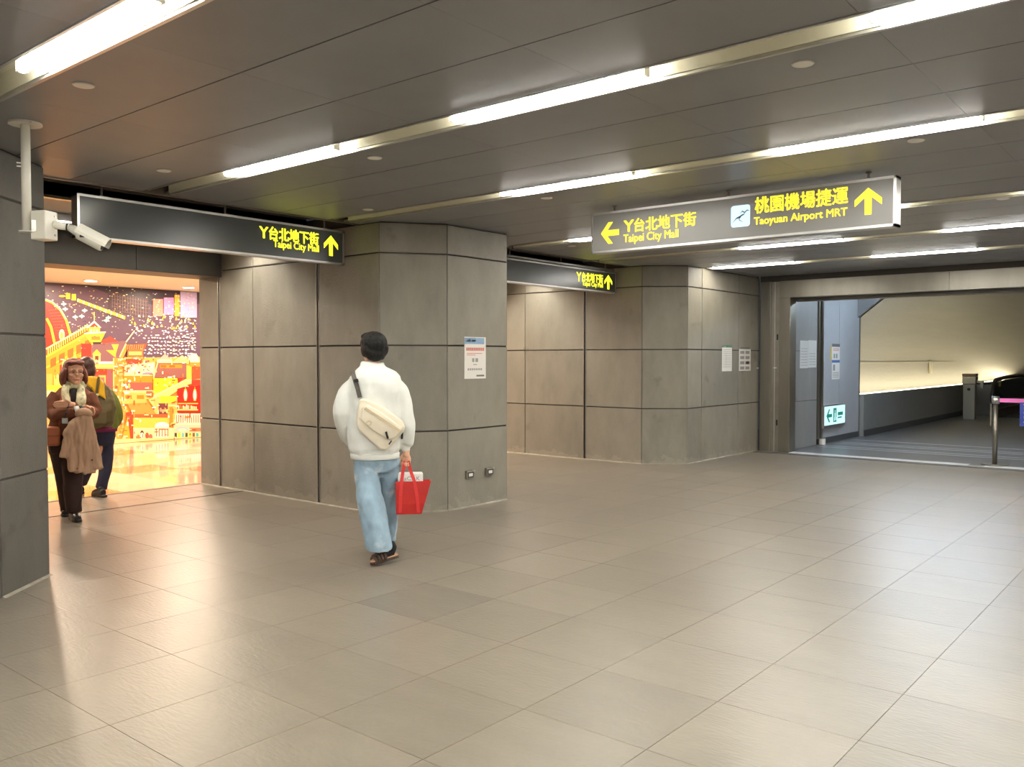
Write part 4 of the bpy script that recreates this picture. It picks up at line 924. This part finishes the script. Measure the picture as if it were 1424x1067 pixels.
def sandal(toe, heel, parent):
    f = (toe-heel).normalized(); s = f.cross(Vector((0, 0, 1))).normalized(); u = s.cross(f); l = (toe-heel).length
    M = Matrix(((f.x, s.x, u.x, heel.x), (f.y, s.y, u.y, heel.y), (f.z, s.z, u.z, heel.z), (0, 0, 0, 1)))
    out = [(-.02, 0), (-.01, .028), (l*.35, .032), (l*.7, .043), (l*.95, .035), (l+.02, 0), (l*.95, -.038), (l*.7, -.045), (l*.35, -.032), (-.01, -.028)]
    MB().prism(out, -.024, -.002, M).build('sandal_sole', SAND, parent, bevel=.006, fix=True)
    MB().prism([(x*.96+.004, y*.9) for x, y in out], -.002, .006, M).build('sandal_insole', mat('tan insole', srgb(206, 160, 130), .6), parent, fix=True)
    st = MB()
    for k in range(4):
        x = l*(.52+.13*k); pts = [M @ Vector((x, .044*math.cos(t_), -.004+.062*math.sin(t_)*(1-.14*k))) for t_ in [math.pi*i/10 for i in range(11)]]
        st.tube(pts, .011, 8)
    st.tube([M @ Vector((l*.5, .03, .05)), M @ Vector((l*.7, 0, .052)), M @ Vector((l*.95, -.01, .034))], .009, 8); st.tube([M @ Vector((l*.5, -.03, .05)), M @ Vector((l*.7, 0, .052)), M @ Vector((l*.95, .01, .034))], .009, 8)
    st.build('sandal_straps', SAND, parent, smooth=True, fix=True)
sandal(toe, heel, mo)
h2 = Vector(L(531, 762, .30)); h2.z = .028; t2_ = h2+Vector((-.05, .22, 0)); t2_.z = .028; sandal(t2_, h2, mo)
so = MB(); so.limb([P(534, 752, .31, 6), (h2.x, h2.y+.02, .07, .036), (h2.x-.03, h2.y+.12, .055, .034)], 12); fuse(so, 'sock', SOCK, mo, .006, 2)

# ---------------- cream sling bag on his back
sb = m.child('sling_bag', None, 'cream crossbody sling bag with dark strap worn on the back of the white pullover', 'bag')
CANV = mat('cream canvas', srgb(230, 220, 198), 0.8, var=.05, scale=10, bump=.3, bscale=200)
CANV2 = mat('cream canvas trim', srgb(206, 190, 158), 0.8, bump=.2, bscale=200)
def bagpoly(pts, y0, y1, name, mm, parent, bev=.0):
    q = [L(px, py, (y0+y1)/2) for px, py in pts]
    M = Matrix(((1,0,0,0),(0,0,-1,0),(0,1,0,0),(0,0,0,1)))
    return MB().prism([(p[0], p[2]) for p in q], -y1, -y0, M).build(name, mm, parent, bevel=bev, smooth=bev > .01, fix=True)
out = [(500,555),(508,555),(520,559.5),(532,565),(547,576),(560,586),(563,593),(562,599),(551,612),(543,621),(536,626),(528,624.5),(513,611),(498,597),(495.5,590),(496.5,572)]
bg = bagpoly(out, -.215, -.13, 'bag_body', CANV, sb, .022)
bagpoly([(504,566),(511,563),(530,573),(555,592),(561,597),(551,608),(541,613),(517,598),(501,583)], -.236, -.205, 'front_pocket', CANV, sb, .012)
bagpoly([(506,569),(509,566.5),(557,598),(555,601)], -.241, -.234, 'pocket_zip', CANV2, sb)
bagpoly([(514,574.5),(519,574.5),(523,577.5),(518,577.5)], -.242, -.235, 'ventilation_slit', CANV2, sb); bagpoly([(525,581),(531,581.5),(535,585),(529,584.5)], -.242, -.235, 'ventilation_slit', CANV2, sb)
MB().tube([L(536.8, 600.5, -.245), L(538, 605, -.247), L(539.5, 610, -.244)], .0075, 8).build('zip_pull', BLACK, sb); MB().tube([L(559.5, 599.5, -.19), L(559.2, 605, -.195), L(558.8, 610.5, -.19)], .0075, 8).build('zip_pull', BLACK, sb)
bagpoly([(540.2,617.5),(544,612.5),(545.2,613.5),(541.4,618.8)], -.232, -.216, 'black_tab', BLACK, sb)
ring = [Vector(L(513+3.4*math.cos(t_), 588.5+3*math.sin(t_), -.241)) for t_ in [2*math.pi*k/14 for k in range(15)]]
MB().tube(ring, .0028, 6).build('ring', CANV2, sb)
STRAP = mat('grey webbing', srgb(92, 88, 82), .8)
def ribbon(pts, w, th, name, mm, parent, wd=(1, 0, 0)):
    mb = MB(); rs = []; pts = [Vector(p) for p in pts]
    for i, p in enumerate(pts):
        t_ = (pts[min(i+1, len(pts)-1)]-pts[max(i-1, 0)]).normalized(); w_ = Vector(wd); w_ = (w_-t_*w_.dot(t_)).normalized(); n_ = t_.cross(w_)
        rs.append([p+w_*w/2-n_*th/2, p+w_*w/2+n_*th/2, p-w_*w/2+n_*th/2, p-w_*w/2-n_*th/2])
    return mb.rings(rs).build(name, mm, parent, fix=True)
ribbon([L(500.5, 553, -.165), L(497.5, 541, -.168), L(494, 530, -.158), L(491, 520.5, -.115), L(490.5, 516.5, -.05), L(491.5, 517, .03), L(495, 526, .115), L(510, 560, .165)], .032, .006, 'strap', STRAP, sb)
ribbon([L(556, 598, -.165), L(560, 604, -.10), L(559, 606, -.02), L(556, 602, .07)], .030, .006, 'strap_end', STRAP, sb, (0, 0, 1))
bagpoly([(491.5,528),(497.5,526.5),(499,531),(493,532.5)], -.178, -.160, 'buckle', BLACK, sb)

# ---------------- red tote in his right hand, white parcel inside
tb = m.child('tote_bag', None, 'red non-woven tote bag hanging from the right hand of the walking person', 'bag')
REDM = mat('red non-woven fabric', srgb(182, 30, 22), 0.65, var=.12, scale=9, bump=.25, bscale=160); REDS = mat('red strap', srgb(208, 46, 46), 0.6)
yb = .02; k = m.k
def tb_ring(pyL, xl, xr_, d, inset=0.0):
    a, b = L(xl, pyL, yb), L(xr_, pyL, yb); i_ = inset
    return [Vector((a[0]+i_, yb-d/2+i_, a[2])), Vector((b[0]-i_, yb-d/2+i_, a[2])), Vector((b[0]-i_, yb+d/2-i_, a[2])), Vector((a[0]+i_, yb+d/2-i_, a[2]))]
bag = MB(); bag.rings([tb_ring(714.5, 551, 586, .09), tb_ring(700, 550.5, 590, .105), tb_ring(685, 550, 594.5, .10), tb_ring(669, 550, 599, .085), tb_ring(669, 550, 599, .085, .004), tb_ring(690, 550.5, 593, .098, .005), tb_ring(712, 551, 587, .088, .005)])
bag.build('bag_body', REDM, tb, fix=True, bevel=.004)
hp = Vector(L(565.2, 641.5, -.005))
for yy in (-.046, .046):
    off = -.012 if yy < 0 else .012
    ribbon([L(582, 713, yb+yy*1.08), L(580, 690, yb+yy*1.2), L(576, 669, yb+yy), L(571, 655, yb+yy*.6), hp+Vector((.012, off, 0)), hp+Vector((-.010, off, 0)), L(560.5, 655, yb+yy*.6), L(558.5, 669, yb+yy), L(557, 690, yb+yy*1.2), L(556.5, 713, yb+yy*1.08)], .024, .004, 'handle', REDS, tb, (1, 0, .3))
pk = m.child('parcel', None, 'white wrapped parcel with dark print poking out of the red tote', 'parcel')
pc = MB(); a = L(553, 690, yb); b = L(588, 656.5, yb); pc.box(a[0], b[0], yb-.03, yb+.03, a[2], b[2])
pc.build('wrapper', mat('white wrap', (.8, .79, .76), .45), pk, bevel=.012)
Mp = Matrix.Translation((0, yb-.031, 0)) @ Matrix(((1,0,0,0),(0,0,1,0),(0,1,0,0),(0,0,0,1)))
a1, a2, a3, a4 = L(561.5, 667.5, yb), L(571.5, 662, yb), L(579, 667.5, yb), L(583.5, 662, yb)
text_in('aC', a1[0], a2[0], a1[2], a2[2], Mp, INK, pk, bold=.01); text_in('K', a3[0], a4[0], a3[2], a4[2], Mp, INK, pk, bold=.01)

# ---------------- the woman walking out of the mall
w = Figure(104, 722, 'person', 'person in brown jacket and pale scarf with folded arms, coat over one arm')
wo = w.o; P, L, row = w.P, w.L, w.row
body = MB(); wc_ = Vector(L(103.5, 518, -.03)); WY = 14
WS = 1.05
_, Mw = head(body, wc_, WY, WS)
body.limb([P(103, 524, .0, 7.5), P(102, 534, .02, 8), P(101, 545, .03, 12)], 16)
body.loft([row(98, 618, .02, 20, .10), row(99, 595, .02, 19, .10), row(100, 565, .02, 21, .10), row(101, 548, .02, 22, .09), row(102, 540, .02, 15, .07), row(102, 535, .02, 9, .05)])
body.limb([P(79, 549, .02, 6.5), P(74, 572, -.02, 6.5), P(90, 573, -.15, 5.5), P(112, 570, -.21, 4)]); body.limb([P(124, 550, .02, 6.5), P(130, 572, -.02, 6.5), P(115, 570, -.13, 5.5), P(98, 562.5, -.19, 4)])
hand(body, L(113, 569.5, -.21), (.97, -.12, .0), (-.1, -.35, -.9), (.1, -.5, .85), .92, (28, 40, 30))
hand(body, L(99, 562.8, -.20), (-.97, -.1, .06), (0, .75, -.6), (0, -.35, .9), .95, (10, 14, 12))
body.limb([P(88, 618, .02, 12), P(89, 662, .12, 9), P(92, 708, .24, 5)]); body.limb([P(105, 620, .0, 12), P(102, 665, -.06, 9), P(103, 715, -.06, 5)])
fuse(body, 'body', SKIN2, wo, .0045, 1)
hr = MB()
for x, y, z, a, b, c in ((0, .030, .034, .088, .098, .092), (0, .078, -.040, .080, .045, .075), (.084, .030, -.045, .030, .058, .076), (-.084, .030, -.045, .030, .058, .076), (.078, -.012, -.02, .018, .035, .06), (-.078, -.012, -.02, .018, .035, .06), (-.030, -.050, .082, .045, .034, .022), (.030, -.050, .082, .045, .034, .022)):
    hr.ell(wc_+Mw @ Vector((x, y, z))*1.07, (a*1.07, b*1.07, c*1.07), Mw)
fuse(hr, 'hair', HAIRA, wo, .006, 3, (.004, 30, 2, (1, 1, .4)))
EYE = mat('dark eye', (.02, .015, .012), .3); LIP = mat('lips', srgb(190, 96, 88), .45); BROW = mat('brow', srgb(120, 84, 66), .7); RIM = mat('spectacle rim', srgb(150, 110, 80), .3, metal=.6)
ey = MB(); lp = MB(); br = MB(); gl = MB()
for s in (-1, 1):
    ey.ell(wc_+Mw @ Vector((s*.030, -.0865, .002))*WS, (.0125, .006, .0042), Mw)
    br.tube([wc_+Mw @ Vector((s*x, y, z))*WS for x, y, z in ((.014, -.091, .021), (.032, -.089, .026), (.050, -.076, .021))], .003, 6)
    gl.tube([wc_+Mw @ Vector((s*.032+.026*math.cos(q), -.099+abs(math.cos(q)*s+s*0)*.006, .0+.019*math.sin(q)))*WS for q in [2*math.pi*i/18 for i in range(19)]], .0013, 6)
    gl.tube([wc_+Mw @ Vector(v_)*WS for v_ in ((s*.058, -.094, .006), (s*.074, -.04, .008), (s*.080, .01, .0))], .0013, 6)
gl.tube([wc_+Mw @ Vector(v_)*WS for v_ in ((-.007, -.101, .006), (.007, -.101, .006))], .0013, 6)
lp.ell(wc_+Mw @ Vector((0, -.091, -.058))*WS, (.021, .005, .0042), Mw); lp.ell(wc_+Mw @ Vector((0, -.090, -.0655))*WS, (.017, .006, .005), Mw)
ey.build('eyes', EYE, wo, smooth=True); br.build('eyebrows', BROW, wo); lp.build('lips', LIP, wo, smooth=True); gl.build('spectacles', RIM, wo)
BRJ = mat('brown wool jacket', srgb(126, 72, 46), .85, var=.12, scale=14, bump=.35, bscale=200)
j = MB(); j.loft([row(98, 604, .02, 27, .14), row(99, 585, .02, 26, .14), row(100, 562, .02, 26, .135), row(101, 549, .02, 25, .12), row(101.5, 541, .02, 17, .09), row(102, 536, .02, 10.5, .07)], 28)
j.limb([P(80, 549, .02, 9.5), P(73.5, 560, .0, 10), P(73.5, 575, -.04, 9.5), P(88, 575.5, -.16, 8.5), P(106, 571.5, -.21, 7)], 18)
j.limb([P(122, 550, .02, 9.5), P(129, 561, .0, 9.5), P(130, 574, -.04, 9), P(117, 571, -.13, 8), P(102, 564.5, -.175, 6.5)], 18)
fuse(j, 'jacket', BRJ, wo, .008, 4, (.010, 10, 1, (1, 1, 1)))
cf = MB(); cf.tube([L(104.5, 571.6, -.212), L(111, 570, -.214)], [6.6*w.k, 5.8*w.k], 16); cf.build('white_cuff', WHITEM, wo, smooth=True)
cf = MB(); cf.tube([L(111, 570.2, -.213), L(118, 569.5, -.213)], [5.6*w.k, 5.2*w.k], 16); cf.build('black_wristband', BLACK, wo, smooth=True)
SCF = mat('pale patterned scarf', srgb(232, 220, 178), .8, var=.25, scale=26, wear=(srgb(160, 156, 110), 22, .55, .8))
sc_ = MB()
for q, z0 in ((11.5, 532), (12.5, 536)):
    sc_.tube([Vector(L(102.5, z0, .01))+Vector((q*w.k*math.cos(t_), q*w.k*.85*math.sin(t_), -.012*math.sin(t_)*-1)) for t_ in [2*math.pi*i/20 for i in range(21)]], .022, 10)
sc_.limb([P(92, 537, -.06, 4), P(90.5, 546, -.12, 5), P(93, 556, -.15, 5.5), P(95, 562, -.15, 4)], 12); sc_.limb([P(112, 538, -.05, 4), P(113, 548, -.12, 5.5), P(113, 558, -.16, 6.5), P(112, 567, -.17, 5)], 12)
fuse(sc_, 'scarf', SCF, wo, .007, 2, (.008, 22, 0, (1, 1, .5)))
sc_ = MB(); sc_.limb([P(102, 538, .0, 6), P(103, 548, -.055, 8), P(103, 562, -.065, 9)], 12); fuse(sc_, 'dark_top', mat('dark top', (.02, .018, .018), .8), wo, .007, 2)
TRB = mat('dark brown trousers', srgb(52, 28, 22), .8, var=.12, scale=14)
tr = MB(); tr.loft([row(96, 596, .02, 24, .13), row(95, 612, .02, 25.5, .135), row(95, 630, .02, 24, .13)], 24)
tr.limb([P(86, 622, .03, 15.5), P(89, 655, .08, 13), P(92, 690, .18, 10), P(93.5, 710, .24, 9)], 18); tr.limb([P(102, 624, .01, 15), P(101, 662, -.06, 13), P(101.5, 695, -.07, 11), P(102, 712, -.06, 10.5)], 18)
fuse(tr, 'trousers', TRB, wo, .008, 4, (.008, 9, 2, (1, 1, .6)))
SHO = mat('black leather shoe', (.02, .018, .016), .3)
def shoe(fig, px, zc, y, dirv, ln, name='shoe', mm=SHO, lift=0.0):
    b = Vector(fig.L(px, zc, y)); b.z = lift; d_ = Vector(dirv); d_.z = 0; d_.normalize()
    mb = MB(); mb.limb([(*(b-d_*ln*.30+Vector((0, 0, .045))), .036), (*(b-d_*ln*.1+Vector((0, 0, .05))), .040), (*(b+d_*ln*.2+Vector((0, 0, .042))), .041), (*(b+d_*ln*.45+Vector((0, 0, .030))), .030)], 14)
    mb.ell(b-d_*ln*.12+Vector((0, 0, .075)), (.035, .035, .045))
    s_ = d_.cross(Vector((0, 0, 1))); M_ = Matrix(((d_.x, s_.x, 0, b.x), (d_.y, s_.y, 0, b.y), (0, 0, 1, b.z), (0, 0, 0, 1)))
    mb.prism([(-ln*.46, -.02), (-ln*.40, -.034), (0, -.036), (ln*.3, -.045), (ln*.5, -.028), (ln*.56, 0), (ln*.5, .028), (ln*.3, .045), (0, .036), (-ln*.40, .034), (-ln*.46, .02)], .002, .024, M_)
    return fuse(mb, name, mm, fig.o, .006, 2)
shoe(w, 104, 722, -.10, (.25, -1, 0), .24); shoe(w, 92.5, 713, .26, (-.1, -1, 0), .23)
# the coat on her arm, handbag, badge
ct = w.child('coat', None, 'tan trench coat draped over the folded arms of the person in brown', 'coat')
TAN = mat('tan coat cloth', srgb(190, 152, 122), .8, var=.1, scale=8, bump=.2, bscale=180)
c = MB()
for pts in ([(116,574,4),(104,592,6),(94,615,7.5),(89,637,6.5)], [(117,574,4),(108,600,7),(101,630,7.5),(101.5,656,7)], [(118,573,5),(113,605,7),(110,632,8),(112,657,8)], [(120,573,5),(121,605,7),(121,632,8),(124,659,8)], [(122,574,5),(128,604,6),(132,630,6.5),(135,652,7)], [(116,576,5),(98,598,6),(92,607,5),(98,612,5)]):
    n_ = len(pts); c.limb([P(x, y, -.235-(.02 if i_ % 2 else 0), r) for i_, (x, y, r) in enumerate(pts)], 12)
fuse(c, 'coat_cloth', TAN, ct, .008, 2, (.016, 15, 4, (1.5, 1, .35)))
c = MB(); c.limb([P(107, 577, -.24, 4), P(112, 573, -.27, 5), P(121, 573, -.27, 5), P(126, 578, -.24, 4)], 12); fuse(c, 'coat_fold', TAN, ct, .007, 3)
for px, py in ((119, 606), (128, 640), (108, 652)): MB().ell(L(px, py, -.295), (.009, .005, .009)).build('coat_button', mat('coat button', srgb(90, 66, 50), .4), ct, smooth=True)
hb = w.child('handbag', None, 'brown leather handbag hanging at the side of the person in brown', 'handbag')
LEA = mat('brown leather', srgb(168, 92, 52), .45, var=.08, scale=10)
a, b = L(65, 620, -.10), L(83.5, 593, -.10)
MB().box(a[0], b[0], -.17, -.05, a[2], b[2]).build('bag_body', LEA, hb, bevel=.02); MB().box(a[0]+.005, b[0]-.003, -.185, -.165, a[2]+.09, b[2]-.004).build('flap', LEA, hb, bevel=.01)
ribbon([L(82, 595, -.10), L(84, 580, -.135), L(84, 562, -.135), L(86, 548, -.09), L(88, 542, .0), L(86, 546, .09), L(76, 570, .14), L(68, 594, -.04)], .018, .005, 'strap', LEA, hb, (1, 0, 0))
bd = w.child('badge_holder', None, 'small pale card holder hanging between handbag and coat', 'badge')
a, b = L(86, 589.5, -.215), L(94.5, 581.5, -.215); MB().box(a[0], b[0], -.222, -.215, a[2], b[2]).build('card', mat('pale card', srgb(176, 180, 176), .3), bd, bevel=.003)
ribbon([L(90, 582, -.219), L(92, 574, -.245), L(94, 566, -.20)], .008, .002, 'lanyard', BLACK, bd)

# ---------------- the person behind her, walking into the mall
q = Figure(136, 690, 'person', 'person in olive jacket with backpack walking away towards the mural')
qo = q.o; P, L, row = q.P, q.L, q.row
body = MB(); qc = Vector(L(121, 511.5, .02)); head(body, qc, 180-10, .97)
body.limb([P(122, 516, .02, 6.5), P(125, 526, .02, 7), P(129, 535, .0, 9)], 14)
body.loft([row(142, 602, 0, 16, .10), row(141, 585, 0, 16, .10), row(137, 560, 0, 18, .10), row(132, 542, 0, 17, .09), row(128, 533, 0, 11, .06)])
body.limb([P(148, 546, 0, 6), P(159, 566, .0, 5.5), P(163, 582, .08, 4.5), P(152, 592, .22, 3.6)]); body.limb([P(116, 546, 0, 6), P(110, 568, .05, 5), P(112, 588, .16, 4)])
hand(body, L(152, 592, .22), (-.7, .6, -.2), (-.2, .3, -.9), (-.5, -.6, 0), .95, (50, 60, 40)); hand(body, L(112, 589, .16), (.1, .3, -.9), (1, 0, .1), (0, 1, .2), .95, (40, 50, 40))
body.limb([P(147, 600, 0, 9), P(146, 640, -.02, 7), P(141, 682, -.03, 4.5)]); body.limb([P(134, 600, 0, 9), P(124, 640, .12, 7), P(112, 676, .28, 4.5)])
fuse(body, 'body', SKIN2, qo, .005, 2)
hr = MB(); Mq = Matrix.Rotation(math.radians(170), 3, 'Z')
for x, y, z, a, b, c in ((0, .020, .034, .087, .100, .090), (0, .065, -.035, .076, .045, .075), (.066, .03, -.03, .028, .055, .07), (-.066, .03, -.03, .028, .055, .07), (0, -.06, .08, .06, .045, .034)):
    hr.ell(qc+Mq @ Vector((x, y, z)), (a, b, c), Mq)
fuse(hr, 'hair', HAIRD, qo, .007, 3)
OLV = mat('olive jacket cloth', srgb(112, 116, 40), .75, var=.12, scale=10, bump=.25, bscale=160)
j = MB(); j.loft([row(144, 596, 0, 19, .13), row(143, 580, 0, 20, .14), row(139, 562, 0, 21, .14), row(134, 546, 0, 21, .13), row(130, 536, 0, 16, .10), row(126, 529, 0, 9, .07)], 24)
j.limb([P(148, 546, 0, 8.5), P(156, 558, .0, 9), P(161, 574, .02, 9.2), P(160, 586, .08, 8.5), P(152, 592, .2, 6)], 16); j.limb([P(117, 545, 0, 8), P(111, 562, .04, 8), P(111, 586, .15, 6)], 16)
fuse(j, 'jacket', OLV, qo, .009, 4, (.010, 9, 6, (1, 1, .8)))
j = MB(); j.loft([row(144, 600, 0, 17.5, .128), row(144, 592, 0, 18, .13)], 24); j.build('magenta_shirt_hem', mat('magenta cloth', srgb(128, 36, 80), .8), qo, smooth=True)
NAV = mat('navy trousers', srgb(40, 38, 58), .85, var=.1, scale=12)
tr = MB(); tr.loft([row(144, 594, 0, 15.5, .12), row(144, 606, 0, 15.5, .12), row(143, 618, 0, 14.5, .12)], 22)
tr.limb([P(148, 606, 0, 9.5), P(148, 640, -.02, 8.8), P(143, 668, -.03, 8), P(140.5, 680, -.03, 7.8)], 16); tr.limb([P(137, 606, 0, 9.5), P(126, 640, .12, 8.5), P(114, 672, .26, 7.5)], 16)
fuse(tr, 'trousers', NAV, qo, .009, 4, (.008, 10, 2, (1, 1, .7)))
shoe(q, 138.5, 690, -.05, (-.45, .8, 0), .25); shoe(q, 111, 681, .30, (-.2, 1, 0), .24)
bp = q.child('backpack', None, 'olive-brown backpack with a yellow top panel on the person walking away', 'backpack')
OBR = mat('olive brown nylon', srgb(88, 72, 34), .6, var=.12, scale=12, bump=.2, bscale=140)
c = MB(); c.loft([row(136, 594, -.22, 17, .06), row(136, 588, -.23, 20, .10), row(137, 570, -.23, 21.5, .115), row(137, 556, -.22, 20, .11), row(135, 543, -.20, 17, .095), row(133, 532, -.18, 12, .07), row(131, 526, -.16, 8, .04)], 26)
fuse(c, 'pack_body', OBR, bp, .009, 4, (.010, 10, 8, (1, 1, 1)))
def qpoly(pts, y0, y1, name, mm, parent, bev=0.0):
    v_ = [L(a_, b_, (y0+y1)/2) for a_, b_ in pts]; M_ = Matrix(((1,0,0,0),(0,0,-1,0),(0,1,0,0),(0,0,0,1)))
    return MB().prism([(p_[0], p_[2]) for p_ in v_], -y1, -y0, M_).build(name, mm, parent, bevel=bev, smooth=False, fix=True)
YLW = mat('yellow nylon', srgb(226, 170, 16), .55, var=.08, scale=9)
qpoly([(119,523),(138,524),(133,548),(127,541),(117,531)], -.34, -.22, 'top_panel', YLW, bp, .02); qpoly([(138.5,525),(145,533),(147,556),(136,548)], -.345, -.20, 'side_panel', YLW, bp, .015)
ribbon([L(137.5, 524, -.345), L(135.5, 536, -.352), L(134, 548, -.352)], .022, .005, 'webbing', OBR, bp)
MB().ell(L(135, 549.5, -.352), (.022, .01, .016)).build('clip', mat('pale clip', srgb(190, 180, 120), .4), bp, smooth=True)
ribbon([L(128, 540, -.34), L(120, 532, -.28), L(119, 527, -.16), L(118, 530, .02), L(116, 545, .14)], .03, .006, 'shoulder_strap', OBR, bp)
qpoly([(124,572),(149,572),(148,590),(125,590)], -.35, -.32, 'front_pocket', OBR, bp, .012)
dc = q.child('drink_cup', None, 'red iced drink cup dangling in a carrier strap beside the backpacker', 'drink')
p_ = Vector(L(153.5, 613, .10)); MB().cyl((p_.x, p_.y), .032, p_.z-.07, p_.z+.05, 18, .042).build('cup', mat('red drink', srgb(150, 30, 26), .2), dc, smooth=True); MB().cyl((p_.x, p_.y), .045, p_.z+.05, p_.z+.062, 18).build('lid', WHITEM, dc)
ribbon([(p_.x+.03, p_.y, p_.z+.05), (p_.x+.02, p_.y+.04, p_.z+.14), L(152, 594, .2)], .012, .003, 'carrier_strap', mat('carrier', srgb(90, 50, 30), .6), dc)
